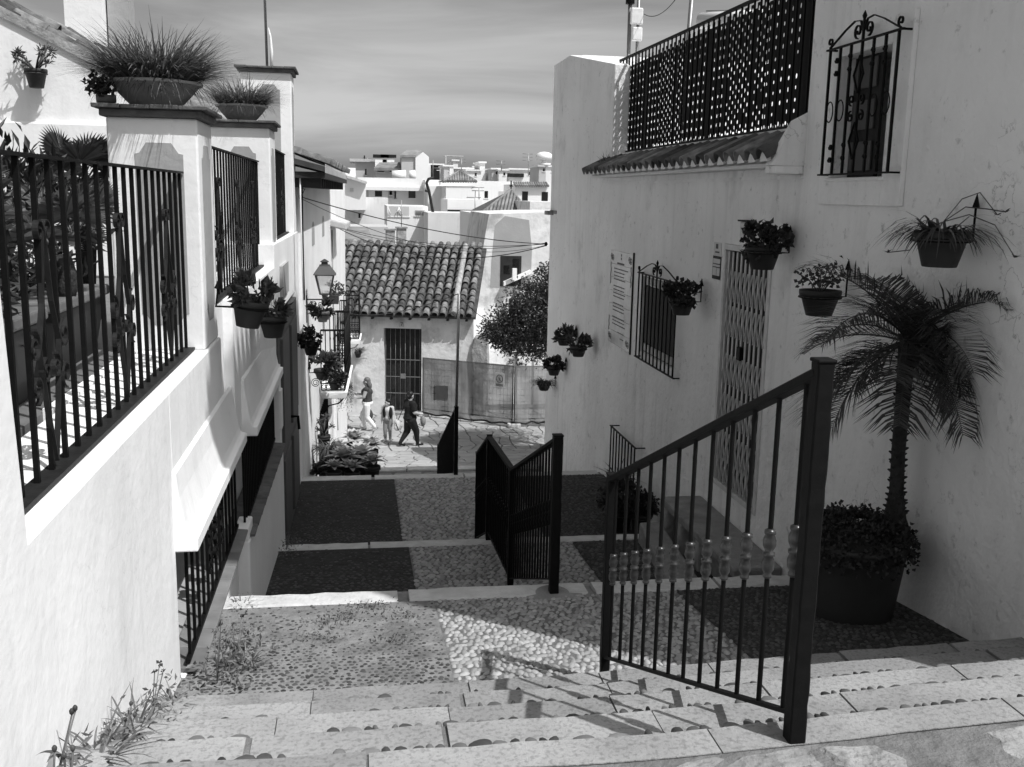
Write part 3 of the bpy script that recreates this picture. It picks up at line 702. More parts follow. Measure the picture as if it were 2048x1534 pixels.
# ---- balconies
def balcony(label, y0, y1, proj, z, h):
    b = thing('balcony', label, 'balcony', (XF(y0), (y0+y1)/2, z), 'iron balconies of the white house')
    MB().hexa([(XF(y0), y0, z-.12), (XF(y0)+proj, y0, z-.12), (XF(y1)+proj, y1, z-.12), (XF(y1), y1, z-.12)], [(XF(y0), y0, z), (XF(y0)+proj+.03, y0-.02, z), (XF(y1)+proj+.03, y1+.02, z), (XF(y1), y1, z)]).build('floor_slab', M['plaster'], b, bevel=.01)
    c = [(XF(y0)+.01, y0+.02), (XF(y0)+proj-.02, y0+.02), (XF(y1)+proj-.02, y1-.02), (XF(y1)+.01, y1-.02)]
    for (p, q), nb in zip(zip(c[:-1], c[1:]), (5, 12, 5)):
        for zz, hh in ((z+h, .03), (z+.30, .015), (z+.14, .015), (z+.03, .02)):
            MB().bar((p[0], p[1], zz), (q[0], q[1], zz), .022, hh).build('rail', M['iron'], b)
        for i in range(nb+1):
            t = i/nb; x = p[0]+(q[0]-p[0])*t; y = p[1]+(q[1]-p[1])*t
            MB().tube([(x, y, z+.03), (x, y, z+h*.45), (x, y, z+h*.5), (x, y, z+h*.55), (x, y, z+h)], [.009, .009, .022, .009, .009], 5).build('baluster', M['iron'], b)
            if i < nb:
                x2 = p[0]+(q[0]-p[0])*(t+.5/nb); y2 = p[1]+(q[1]-p[1])*(t+.5/nb); d = nrm((q[0]-p[0], q[1]-p[1], 0))
                for zc in (z+.085, z+.22):
                    rr = min(.065, np.hypot(q[0]-p[0], q[1]-p[1])/nb*.42)
                    MB().tube([np.array((x2, y2, zc))+rr*math.cos(a)*d+np.array((0, 0, rr*math.sin(a))) for a in [2*math.pi*k/10 for k in range(11)]], .007, 4).build('ring', M['iron'], b)
    for y in (y0+.1, y1-.1):
        MB().tube([(XF(y)+proj*.9, y, z-.13), (XF(y)+proj*.7, y, z-.22), (XF(y)+.3*proj, y, z-.26), (XF(y), y, z-.45)], .012, 5).build('bracket', M['iron'], b)
    return b
balcony('nearest iron balcony of the white house, behind the street lantern', 16.9, 19.6, 0.42, -3.33, 1.05)
balcony('second iron balcony of the white house, past the lantern', 21.6, 23.8, 0.22, -3.55, 1.05)
balcony('far iron balcony with pale slab, against the tiled roof', 26.0, 27.2, 0.40, -3.75, 1.15)
# ---- street lantern on a scrolled bracket
lp = fpix(612, 602); LY = lp[1]; c = ony(650, 585, LY)
ln = thing('street_lantern', 'street lantern with frosted panes on a scrolled iron bracket', 'lantern', tuple(lp))
bz = lp[2]
lb = MB().box(lp[0], c[0]+.03, LY-.012, LY+.012, bz+.015, bz+.03).build('bracket', M['iron'], ln)
for (u, zc, rr, s) in ((lp[0]+.09, bz-.05, .055, 1), (lp[0]+.2, bz-.045, .04, -1)):
    MB().ribbon([(u+rr*(1-.7*i/24)*math.cos(s*i*.42), LY, zc+rr*(1-.7*i/24)*math.sin(s*i*.42)) for i in range(25)], .018, .008, (0, 1, 0)).build('scroll', M['iron'], lb)
MB().ribbon([(lp[0], LY, bz-.11), (lp[0]+.1, LY, bz-.115), (c[0]-.02, LY, bz-.02), (c[0], LY, bz+.02)], .018, .008, (0, 1, 0)).build('scroll', M['iron'], lb)
MB().box(lp[0]-.01, lp[0]+.012, LY-.03, LY+.03, bz-.3, bz+.08).build('wall_plate', M['iron'], ln)
def ring4(cx, cy, s, z): return [(cx-s, cy-s, z), (cx+s, cy-s, z), (cx+s, cy+s, z), (cx-s, cy+s, z)]
cx, cy = c[0], LY; z0 = bz+.10; z1 = bz+.37
MB().tube([(cx, cy, bz+.02), (cx, cy, bz+.06), (cx, cy, z0)], [.014, .03, .05], 8).build('stem', M['lampmetal'], ln)
fr = MB(); lo_, hi_ = ring4(cx, cy, .065, z0), ring4(cx, cy, .125, z1)
for a, b_ in zip(lo_, hi_): fr.bar(a, b_, .016)
for i in range(4): fr.bar(lo_[i], lo_[(i+1) % 4], .016); fr.bar(hi_[i], hi_[(i+1) % 4], .02)
fr.build('lantern_frame', M['lampmetal'], ln)
lo2, hi2 = ring4(cx, cy, .060, z0), ring4(cx, cy, .119, z1)
for i in range(4):
    MB().add([lo2[i], lo2[(i+1) % 4], hi2[(i+1) % 4], hi2[i]], [(0, 1, 2, 3)]).build('pane', M['lampglass'], ln)
rfz = MB()
lv = [(.155, z1), (.15, z1+.012), (.11, z1+.07), (.075, z1+.12), (.07, z1+.135), (.045, z1+.14), (.04, z1+.17), (.06, z1+.178), (.03, z1+.2), (.008, z1+.215)]
for (s0, a0), (s1, a1) in zip(lv[:-1], lv[1:]): rfz.hexa(ring4(cx, cy, s0, a0), ring4(cx, cy, s1, a1))
rfz.build('lantern_roof', M['lampmetal'], ln)

# ================================================================== RIGHT SIDE: TWO HOUSES
th = thing('tall_house', 'tall white house with weathered shaded wall, right of the stairs', 'house', (6, 6, -2.6))
# alley wall, unseen near end shaped for its shadow edge, window opening left free
Y0w, Y1w, ZA, ZB = 6.20, 6.94, 0.17, 1.0
prof = [(3.0, -3.4), (3.0, 6.0), (2.15, 7.2)]
MB().ext([(WR, y, z) for y, z in prof]+[(WR, Y0w-.003, 7.2), (WR, Y0w-.003, -3.4)], (0.45, 0, 0)).build('wall', M['oldplaster'], th)
MB().box(WR, WR+.45, Y0w-.003, Y1w, -3.4, ZA).build('wall', M['oldplaster'], th)
MB().box(WR, WR+.45, Y0w-.003, Y1w, ZB, 7.2).build('wall', M['oldplaster'], th)
MB().box(WR, WR+.45, Y1w, 7.45, -3.6, 7.2).build('wall', M['oldplaster'], th)
MB().box(WR+.46, 9, 3.2, 7.44, -3.4, 7.1).build('wall', M['plaster'], th)
MB().box(6.2, 9.5, 3.6, 6.6, 7.12, 13.6).build('shade_storey', M['plaster'], th)  # unseen storeys, added and sized to shade the grey door and lower terraces
MB().box(6.2, 9.5, 6.601, 8.0, -3, 9.3).build('shade_storey', M['plaster'], th)
MB().box(WR, WR+.4, 2.05, 2.42, 7.3, 8.5).build('chimney', M['plaster'], th)
MB().hexa([(3.12, 2.1, 7.21), (6.19, 2.1, 7.8), (6.19, 7.5, 7.8), (3.12, 7.5, 7.21)], [(3.12, 2.1, 7.29), (6.19, 2.1, 7.9), (6.19, 7.5, 7.9), (3.12, 7.5, 7.29)]).build('roof', M['rooftile'], th)
for i in range(21):
    piece('roof_tile', TILE, th, (3.08, 2.3+i*.25, 7.31)).rotation_euler = Matrix(((0, 0.97, -0.2), (-1, 0, 0), (0, 0.2, 0.97))).to_euler()
# --- window surround, shutters and projecting grille
ws = MB()
for (y0, y1, z0, z1) in ((5.96, Y0w, -0.02, 1.17), (Y1w, 7.10, -0.02, 1.14), (Y0w+.001, Y1w-.001, -0.02, ZA), (Y0w+.001, Y1w-.001, ZB, 1.155)):
    ws.box(WR-.035, WR-.001, y0, y1, z0, z1)
win = ws.build('window', M['oldplaster'], th, bevel=.006)
MB().box(WR-.05, WR-.01, Y0w-.05, Y1w+.04, ZA-.028, ZA-.003).build('sill', M['oldplaster'], win, bevel=.004)
MB().box(WR+.10, WR+.13, 6.56, Y1w, ZA, ZB).build('shutter', M['ironold'], win)
MB().box(WR+.20, WR+.22, Y0w, 6.56, ZA, ZB).build('pane', M['glass'], win)
for z in (.3, .58, .86): MB().box(WR+.085, WR+.099, 6.6, Y1w-.03, z-.08, z+.12).build('shutter_panel', M['doorgrey'], win, bevel=.004)
def grille(label, X, y0, y1, z0, z1, nb, crown, xw, motif=True, parent=None, side=True):
    f = thing('window_grille', label, 'window grille', (X, (y0+y1)/2, z0), 'iron window grilles on the right wall')
    for z in (z0, z1): MB().box(X-.01, X+.01, y0-.05, y1+.05, z-.006, z+.006).build('rail', M['iron'], f)
    for y in (y0-.03, y1+.03):
        for z in (z0, z1): MB().box(X+.01, xw+.02, y-.008, y+.008, z-.006, z+.006).build('stay', M['iron'], f)
    for i in range(nb):
        y = y0+(y1-y0)*i/(nb-1); MB().box(X-.008, X+.008, y-.008, y+.008, z0+.006, z1-.006).build('bar', M['iron'], f)
    H = z1-z0; c = (y0+y1)/2; W = (y1-y0)
    if motif:
        st = W/(nb-1); X3 = X-.012
        def put(fn, nm='scroll'):
            b = MB(); fn(b); b.build(nm, M['iron'], f)
        for zc in (.75, .25):
            zz = z0+H*zc; put(lambda b: ribx(b, [(c, zz-.14*H), (c-st*.42, zz), (c, zz+.14*H), (c+st*.42, zz), (c, zz-.14*H)], X3, .014), 'diamond')
        for s in (-1, 1):
            for d in (-1, 1): put(lambda b: ribx(b, spiral(c+s*st*.45, z0+H*.5+d*.055, .038, 1.25, -d*math.pi/2, s*d), X3, .014))
            for zc in (.12, .22, .8, .9):
                put(lambda b: ribx(b, spiral(c+s*st-.02, z0+H*zc, .022, 1.3, 0, 1), X3, .014)); put(lambda b: ribx(b, spiral(c+s*st*2.0+.02*s, z0+H*zc, .022, 1.3, 0, -1), X3, .014))
        for s in (-1.5, -2.5, 1.5, 2.5):
            put(lambda b: b.tube([(X3, c+s*st+.05*math.cos(a), z0+H*.5+.07*math.sin(a)) for a in [2*math.pi*k/14 for k in range(15)]], .005, 4), 'ring')
    if crown:
        b = MB()
        for s in (-1, 1):
            ribx(b, [(c+s*(W/2+.01), z1+.01), (c+s*W*.28, z1+crown*.6), (c+s*W*.14, z1+crown*.85), (c+s*W*.05, z1+crown*.8), (c+s*.01, z1+crown*.4)], X, .016)
            ribx(b, spiral(c+s*(W/2+.01), z1+.05, .035, 1.2, -math.pi/2, -s), X, .016)
            ribx(b, spiral(c+s*W*.08, z1+.07, .05, 1.3, -math.pi/2, s), X, .016)
        b.bar((X, c, z1), (X, c, z1+crown*.8), .016)
        b.tube([(X, c, z1+crown*.75), (X, c, z1+crown*.95), (X, c, z1+crown*1.15)], [.006, .016, .002], 6)
        b.build('crown', M['iron'], f)
    return f
grille('ornate black window grille with crown and rings on the tall house wall', 3.30, 6.01, 6.93, 0.190, 1.05, 7, 0.165, WR)

lh = thing('terrace_house', 'lower white house with tiled eave and screened roof terrace on the right', 'house', (5, 12, -4))
# wall with the gate opening and a window opening
GY0, GY1, GZ0, GZ1 = 7.92, 9.03, -2.70, -0.40
VY0, VY1, VZ0, VZ1 = 10.42, 11.74, -1.84, -0.92
wl = MB()
for (y0, y1, z0, z1) in ((7.451, GY0, -9, .26), (GY0, GY1, -9, GZ0), (GY0, GY1, GZ1, .26), (GY1, VY0, -9, .26), (VY0, VY1, -9, VZ0), (VY0, VY1, VZ1, .26), (VY1, 13.5, -9, .26)):
    wl.box(WR, WR+.25, y0, y1, z0, z1)
wl.build('wall', M['oldplaster'], lh)
MB().ext([(WR, 13.501, -9), (WR, 17.8, -9), (WR, 17.8, 2.24), (WR, 16.47, 2.24), (WR, 13.501, 1.75)], (0.22, 0, 0)).build('side_wall', M['oldplaster'], lh, bevel=.015)
MB().box(WR+.251, 8, 7.46, 13.5, -9, .28).build('wall', M['plaster'], lh)
tz = ony(1240, 113, 16.5)[2]
MB().box(WR+.221, 8.5, 16.5, 17.79, -9, tz).build('back_block', M['plaster'], lh)
MB().box(WR+.222, 8, 13.501, 16.49, -9, .6).build('terrace_floor', M['plaster'], lh)
MB().box(3.46, 3.70, 7.452, 14.1, .281, .585).build('parapet', M['patchy'], lh, bevel=.02)
# eave: short sloping course of clay tiles
MB().hexa([(3.22, 7.46, .262), (3.46, 7.46, .262), (3.46, 13.9, .262), (3.22, 13.9, .262)], [(3.22, 7.46, .29), (3.46, 7.46, .42), (3.46, 13.9, .42), (3.22, 13.9, .29)]).build('eave', M['plaster'], lh)
EM = Matrix(((0, 0.88, -0.47), (-1, 0, 0), (0, 0.47, 0.88))).to_euler()
for i in range(27):
    y = 7.6+i*0.24
    o = piece('eave_tile', TILE, lh, (3.12, y, .315+rng.uniform(-.008, .008))); o.rotation_euler = EM; o.scale = (1.15, .95, 1.15)
    MB().ext([(3.13, y+.075*math.cos(a), .30+.085*math.sin(a)) for a in [math.pi*k/8 for k in range(9)]], (0.03, 0, 0.012)).build('tile_plug', M['plaster'], lh)
MB().hexa([(3.16, 7.452, .27), (3.459, 7.452, .27), (3.459, 7.64, .27), (3.16, 7.64, .27)], [(3.27, 7.452, .60), (3.459, 7.452, .70), (3.459, 7.60, .62), (3.27, 7.60, .44)]).build('eave_end', M['oldplaster'], lh)
MB().box(3.17, WR-.001, 7.452, 7.66, .205, .268).build('eave_end', M['oldplaster'], lh, bevel=.01)
MB().box(WR-.02, WR-.001, 7.455, 13.95, .17, .20).build('moulding', M['oldplaster'], lh)
MB().box(WR-.012, WR+.0, 17.2, 17.79, -0.3, -.24).build('ledge', M['concrete'], lh)
MB().hexa([(WR-.11, 17.5, -.32), (WR, 17.5, -.32), (WR, 17.78, -.32), (WR-.11, 17.78, -.32)], [(WR-.11, 17.5, -.25), (WR, 17.5, -.25), (WR, 17.78, -.25), (WR-.11, 17.78, -.25)]).build('ledge', M['concrete'], lh)
# window behind the second grille
w2_ = MB().box(WR+.05, WR+.06, VY0, VY1, VZ0, VZ1).build('window_pane', M['glass'], lh)
for i in range(9):
    y = VY0+.02+i*(VY1-VY0)/9
    for z in (VZ0+.02, VZ1-.10): MB().box(WR+.025, WR+.048, y, y+.085, z, z+.085).build('white_tile', M['white'], lh)
MB().box(WR+.03, WR+.045, VY0+.03, VY1-.03, VZ0+.12, VZ1-.12).build('blind', M['ironold'], lh)
grille('black barred window grille with small crown beside the poem plaque', 3.33, 10.2, 11.66, -1.894, -0.876, 11, 0.17, WR, motif=False)
g3 = grille('low black window grille near the bushy pot, at the foot of the right wall', 3.28, 11.35, 12.5, -3.75, -2.96, 9, 0, WR, motif=False)
# --- screened roof terrace: railing and perforated screens
sf = thing('terrace_railing', 'black roof terrace railing backed by perforated plastic screens', 'railing', (3.6, 11, .585))
def ztop(y): return 1.80+(y-9.3)*.012
MB().bar((3.6, 14.0, ztop(14)), (3.6, 7.5, ztop(7.5)), .03, .03).build('top_rail', M['iron'], sf)
MB().box(3.585, 3.615, 7.6, 14.0, .60, .625).build('bottom_rail', M['iron'], sf)
for i in range(42):
    y = 7.62+i*.155; MB().box(3.592, 3.608, y-.008, y+.008, .587, ztop(y)-.015).build('bar', M['iron'], sf)
for k in range(5):
    y0 = 7.72+k*1.172; b = MB(); cw, ch = .078, .094; nxc, nyc = 15, 12
    zb0 = .63
    xx = 3.632+(k % 2)*.012
    for i in range(nxc):
        for j in range(nyc):
            ya, za = y0+i*cw, zb0+(j+.5*(i % 2)-.25)*ch; cyy, czz = ya+cw/2+rng.uniform(-.006, .006), za+ch/2+rng.uniform(-.006, .006); n = 8
            closed = (i % 9 == 4) or rng.random() < .05
            ry, rz = (.004, .004) if closed else (.0165*rng.uniform(.75, 1.15), .021*rng.uniform(.75, 1.15))
            hole = [(cyy+ry*math.cos(2*math.pi*q/n+math.pi/8), czz+rz*math.sin(2*math.pi*q/n+math.pi/8)) for q in range(n)]
            C = [(ya+cw, za+ch/2), (ya+cw, za+ch), (ya+cw/2, za+ch), (ya, za+ch), (ya, za+ch/2), (ya, za), (ya+cw/2, za), (ya+cw, za)]
            # outer octagon ring order matches hole order starting near angle 22.5 degrees
            out = [((C[q][0]+C[(q+1) % 8][0])/2, (C[q][1]+C[(q+1) % 8][1])/2) for q in range(8)]
            vs = [(xx, *p) for p in out]+[(xx, *p) for p in hole]+[(xx, *C[q]) for q in (1, 3, 5, 7)]
            fs = [(q, (q+1) % 8, 8+(q+1) % 8, 8+q) for q in range(8)]
            fs += [(0, 16, 1), (2, 17, 3), (4, 18, 5), (6, 19, 7)]
            b.add(vs, fs)
    o = b.build('screen_panel', M['iron'], sf); md = o.modifiers.new('thick', 'SOLIDIFY'); md.thickness = .004
# --- scissor gate
sg = thing('scissor_gate', 'grey folding scissor gate closed across the doorway', 'gate', (WR+.08, (GY0+GY1)/2, GZ0))
MB().box(WR+.06, WR+.09, GY0, GY1, GZ0, GZ1).build('inner_door', M['ironold'], sg)
for (y0, y1, z0, z1) in ((GY0+.001, GY0+.05, GZ0, GZ1-.06), (GY1-.05, GY1-.001, GZ0, GZ1-.06), (GY0+.002, GY1-.002, GZ1-.055, GZ1-.002), (GY0+.051, GY1-.051, GZ0+.001, GZ0+.05)):
    MB().box(WR-.012, WR+.055, y0, y1, z0, z1).build('frame', M['gate'], sg, bevel=.004)
ng = 10; ysb = [GY0+.09+(GY1-GY0-.18)*i/(ng-1) for i in range(ng)]
for y in ysb:
    MB().box(WR+.004, WR+.018, y-.015, y+.015, GZ0+.055, GZ1-.065).build('bar', M['gate'], sg, bevel=.006)
dz_ = .33
for i in range(ng-1):
    a, c_ = ysb[i], ysb[i+1]
    for j, zc in enumerate((-0.78, -1.10, -1.55, -1.92, -2.28, -2.50)):
        h_ = .14
        MB().bar((WR+.001, a, zc-h_), (WR+.001, c_, zc+h_), .004, .013, (1, 0, 0)).build('lattice_strip', M['gate'], sg)
        MB().bar((WR-.005, a, zc+h_), (WR-.005, c_, zc-h_), .004, .013, (1, 0, 0)).build('lattice_strip', M['gate'], sg)
MB().box(WR-.03, WR+.02, 8.44, 8.53, -1.42, -1.30).build('lock_box', M['iron'], sg, bevel=.006)
# --- doorstep
ds = thing('doorstep', 'worn concrete doorstep slab with a broken front below the scissor gate', 'step', (3.2, 8.4, -3.3))
MB().box(2.98, WR-.002, 7.3, 9.30, -3.02, -2.93).build('top_slab', M['concrete'], ds, bevel=.02)
MB().box(3.1, WR-.003, 7.32, 9.28, -3.9, -3.021).build('base', M['rough'], ds)
for y in (7.5, 8.2, 8.7, 9.15): MB().box(3.0, 3.09, y, y+.12, -3.5, -3.022).build('leg', M['rough'], ds, bevel=.02)
MB().hexa([(2.55, 7.75, -3.6), (2.92, 7.75, -3.6), (2.95, 9.2, -3.6), (2.72, 9.2, -3.6)], [(2.6, 7.75, -3.24), (2.9, 7.75, -3.24), (2.95, 9.2, -3.16), (2.74, 9.2, -3.16)]).build('ramp', M['concrete'], ds, bevel=.02)
# --- painted tile plaque with a poem, stickers
pq = thing('poem_plaque', 'tall glazed tile plaque printed with a poem on the right wall', 'plaque', (WR, 12.7, -1.93))
PY0, PY1, PZ0, PZ1 = 12.15, 13.27, -1.93, -0.69
for i in range(4):
    for j in range(7):
        w_, h_ = (PY1-PY0)/4, (PZ1-PZ0)/7
        MB().box(WR-.018, WR-.001, PY0+i*w_+.002, PY0+(i+1)*w_-.002, PZ0+j*h_+.002, PZ0+(j+1)*h_-.002).build('tile', M['ceramic'], pq)
MB().box(WR-.020, WR-.0, PY0-.02, PY0-.001, PZ0-.02, PZ1+.02).build('edge', M['ironold'], pq)
rr_ = random.Random(77); z = PZ1-.24; xt = WR-.0205
MB().box(xt, xt+.0022, 12.55, 12.90, PZ1-.17, PZ1-.145).build('lettering', M['ink'], pq)
for (zc, h_) in ((PZ1-.06, .03), (PZ1-.105, .03)): MB().box(xt, xt+.0022, 12.68, 12.72, zc, zc+h_).build('crest', M['ink'], pq)
for n in (4, 4, 3, 3):
    for _ in range(n):
        y = PY1-.22; b = MB()
        while y > PY0+.25+rr_.uniform(0, .15):
            w_ = rr_.uniform(.03, .09); b.box(xt, xt+.0022, y-w_, y, z, z+.014); y -= w_+.018
        b.build('lettering', M['ink'], pq); z -= .046
    z -= .045
b = MB()
for (w_, dz2) in ((.30, 0), (.18, .07)): b.box(xt, xt+.0022, 12.45, 12.45+w_, z-dz2, z-dz2+.012)
b.build('lettering', M['ink'], pq)
for (cy_, cz_) in ((PY0+.11, PZ1-.09), (PY1-.11, PZ1-.09), (PY1-.11, PZ0+.09), (PY0+.11, PZ0+.09)):
    b = MB()
    for s in (-1, 1):
        ribx(b, spiral(cy_+s*.035, cz_, .05, 1.4, 0, s), xt, .003, .007)
    b.build('corner_ornament', M['ink'], pq)
for (yy, za, zb) in ((PY1-.05, PZ1-.16, PZ1-.45), (PY0+.05, PZ1-.16, PZ1-.42), (PY1-.05, PZ0+.16, PZ0+.36)):
    MB().tube([(xt, yy+.012*math.sin(k*1.3), za+(zb-za)*k/10) for k in range(11)], .004, 4).build('vine_ornament', M['ink'], pq)
al = thing('alarm_sticker', 'small dark alarm company sticker beside the scissor gate', 'sticker', (WR, 9.2, -.75))
MB().box(WR-.006, WR-.001, 9.11, 9.33, -.75, -.53).build('sheet', M['ironold'], al)
for (a, c_, d, e) in ((9.125, 9.315, -.60, -.555), (9.125, 9.315, -.63, -.61), (9.215, 9.315, -.715, -.64), (9.125, 9.205, -.715, -.64)):
    MB().box(WR-.0085, WR-.0062, a, c_, d, e).build('print', M['paper'], al)
MB().box(WR-.006, WR-.001, 9.12, 9.32, -.525, -.40).build('upper_sheet', M['paper'], al)
MB().box(WR-.0085, WR-.0062, 9.20, 9.26, -.46, -.415).build('print', M['ink'], al); MB().box(WR-.0085, WR-.0062, 9.16, 9.27, -.50, -.485).build('print', M['ink'], al)
hl = thing('wall_light', 'small pale box light above the geranium pot over the gate', 'lamp', (WR, 8.5, -.25))
q = onx(1498, 455, WR)
MB().box(WR-.05, WR, q[1]-.09, q[1]+.09, q[2]-.10, q[2]+.05).build('box', M['gate'], hl, bevel=.01); MB().box(WR-.07, WR, q[1]-.1, q[1]+.1, q[2]+.051, q[2]+.065).build('cover', M['ironold'], hl)

# ================================================================== STAIR RAILINGS
def knob(b, x, y, z, s=1.0):
    pr = [(.009, -.085), (.016, -.08), (.017, -.072), (.012, -.066), (.021, -.05), (.0225, -.03), (.016, -.008), (.021, -.004), (.021, .006), (.013, .01), (.022, .03), (.023, .05), (.016, .068), (.02, .074), (.019, .084), (.009, .09)]
    b.lathe([(r_*s, z_*s) for r_, z_ in pr], (x, y, z), 10); return b
def hammered(b, x, y, z0, z1, w, rs):
    n = 26; vs = []
    for i in range(n+1):
        z = z0+(z1-z0)*i/n; k = w/2*(1+rs.uniform(-.05, .05)); c2 = k*.82
        for (u, v) in ((-k, -c2), (-c2, -k), (c2, -k), (k, -c2), (k, c2), (c2, k), (-c2, k), (-k, c2)): vs.append((x+u+rs.uniform(-1, 1)*.001, y+v, z))
    fs = [(i*8+q, i*8+(q+1) % 8, i*8+8+(q+1) % 8, i*8+8+q) for i in range(n) for q in range(8)]+[tuple(range(8))[::-1], tuple(n*8+q for q in range(8))]
    return b.add(vs, fs)
def railing(label, X, path, knobs, posts, grp='stair railings'):
    """path: list of (y, z_bottom, z_top); X may drift along y"""
    XO = X if callable(X) else (lambda y: X)
    X = XO(path[0][0])
    f = thing('stair_railing', label, 'railing', (X, path[0][0], path[0][1]), grp); rs = random.Random(int(path[0][0]*100))
    for (y, zb, zt, w) in posts:
        hammered(MB(), XO(y), y, zb, zt, w, rs).build('post', M['iron'], f)
        MB().box(XO(y)-w*.56, XO(y)+w*.56, y-w*.56, y+w*.56, zt+.001, zt+.012).build('post_cap', M['iron'], f, bevel=.004)
    for (y0, b0, t0), (y1, b1, t1) in zip(path[:-1], path[1:]):
        MB().bar((XO(y0), y0, t0), (XO(y1), y1, t1), .05, .028).build('handrail', M['iron'], f, bevel=.006)
        MB().bar((XO(y0), y0, b0), (XO(y1), y1, b1), .026, .012).build('bottom_rail', M['iron'], f)
        L = y1-y0; n = max(3, int(round(L/knobs[0])))
        for i in range(n):
            t = (i+.5)/n; y = y0+L*t; zb = b0+(b1-b0)*t; zt = t0+(t1-t0)*t
            ba = MB().tube([(XO(y), y, zb), (XO(y), y, zt)], .0085, 8, True, False).build('baluster', M['iron'], f)
            if knobs[1]: knob(MB(), XO(y), y, zb+(zt-zb)*.495, knobs[2]).build('knob', knobs[1], ba)
    return f
XR = 1.249
XQ = lambda y: 1.249-(y-2.526)*.0245
b0 = onx(1572, 1402, 1.247); b1 = onx(1214, 1322, 1.2)
railing('nearest stair railing with twisted metal knobs and a thick hammered post', XQ, [(2.526, b0[2]-.005, -0.455), (4.525, b1[2], -1.335)], (.167, M['brass'], .92), [(2.526, -1.565, -0.43, .05), (4.525, -2.40, -1.315, .044)])
railing('middle black stair railing in the shade, down the second flight', XR, [(6.08, -2.46, -1.52), (7.905, -3.18, -2.23), (9.38, -3.27, -2.31), (10.3, -3.66, -2.72)], (.11, M['iron'], 1.0),
        [(6.08, -2.58, -1.50, .06), (7.905, -3.32, -2.22, .05), (9.38, -3.39, -2.30, .05), (10.3, -3.8, -2.71, .045)])
fr_ = railing('far stair railing below a tall thin pole, at the edge of the sunny street', 1.32, [(13.42, -3.76, -2.9), (16.45, -5.08, -4.2)], (.10, None, 1), [(13.42, -3.87, -2.88, .055), (16.45, -5.22, -4.18, .045)])
pt = ony(918, 588, 13.42)
MB().tube([(1.32, 13.42, -2.87), (pt[0], 13.42, pt[2])], .02, 8).build('pole', M['steel'], fr_)
MB().lathe([(.2, 0), (.19, .012), (.10, .02)], (XR, 6.08, -2.572), 18).build('footing', M['concrete'], bpy.data.objects['stair_railing.001'])
# --- masts and water heater on the terrace
for (lab, nm, px, w_) in (('old wooden-looking mast with a dark cap on the right roof', 'roof_mast', 1258, .03), ('steel antenna mast carrying two boxes on the right roof', 'antenna_mast', 1275, .028)):
    t = ony(px+4, -40, 15.5); bt = ony(px, 125, 15.5)
    o = thing(nm, lab, 'mast', (bt[0], 15.5, .6))
    MB().tube([(bt[0], 15.5, .6), (t[0], 15.5, t[2] if px != 1258 else ony(1258, 8, 15.5)[2])], w_).build('pole', M['steel'], o)
    if px == 1275:
        for (yy, s) in ((32, .12), (68, .10)):
            q = ony(1277, yy, 15.4); MB().box(q[0]-s, q[0]+s*.6, 15.38, 15.46, q[2]-s, q[2]+s).build('box', M['gate'], o, bevel=.02)
    else:
        MB().tube([(t[0], 15.5, ony(1258, 8, 15.5)[2]), (t[0], 15.5, ony(1258, 8, 15.5)[2]+.12)], .07).build('cap', M['iron'], o)
o = thing('slim_pole', 'slim leaning pole behind the terrace screens on the right', 'pole', tuple(ony(1372, 200, 12.5)))
MB().tube([ony(1362, 250, 12.5), ony(1386, -30, 12.5)], .03).build('pole', M['steel'], o)
o = thing('water_heater', 'white solar water heater cylinder above the terrace screens', 'water heater', tuple(ony(1450, 60, 13.2)))
MB().tube([ony(1402, 42, 13.0), ony(1560, 34, 12.0)], .10, 14).build('tank', M['white'], o)
for px in (1420, 1520): MB().tube([ony(px, 38, 12.9), ony(px, 200, 12.9)], .015).build('leg', M['steel'], o)
MB().tube([ony(1412, 22, 12.9), ony(1540, 18, 12.6)], .008).build('rail', M['steel'], o)

# ================================================================== HOUSE NUMBER SEVEN AND ITS NEIGHBOURS
HA = R(12); HU = np.array((math.cos(HA), -math.sin(HA), 0)); HV = np.array((math.sin(HA), math.cos(HA), 0)); HO = ony(770, 822, 33.0)
def H(u, v, z): return HO+HU*u+HV*v+np.array((0, 0, z))
def hbox(b, u0, u1, v0, v1, z0, z1):
    return b.hexa([H(u0, v0, z0), H(u1, v0, z0), H(u1, v1, z0), H(u0, v1, z0)], [H(u0, v0, z1), H(u1, v0, z1), H(u1, v1, z1), H(u0, v1, z1)])
def hpix(px, py, off=0.0):                  # (u, z) on the facade plane under a pixel
    d = ray(px, py); n = HV; t = np.dot(HO+HV*off, n)/np.dot(d, n); p = d*t-HO; return np.dot(p, HU), p[2]
h7 = thing('cottage', 'low white cottage with a clay tile roof and number 7 over its barred door', 'house', tuple(HO))
uL, uR = hpix(640, 750)[0], hpix(946, 700)[0]; zE = hpix(800, 632)[1]
d0, dz0 = hpix(768, 822); d1, dz1 = hpix(843, 658)
fb = MB(); hbox(fb, uL, d0, 0, .35, -2, zE); hbox(fb, d1, uR, 0, .35, -2, zE); hbox(fb, d0, d1, 0, .35, dz1, zE); hbox(fb, d0, d1, 0, .35, -2, -.02); fb.build('wall', M['patchy'], h7)
hb = MB(); hbox(hb, uL, uR, .36, 7, -2, zE-.1); hb.build('wall', M['plaster'], h7)
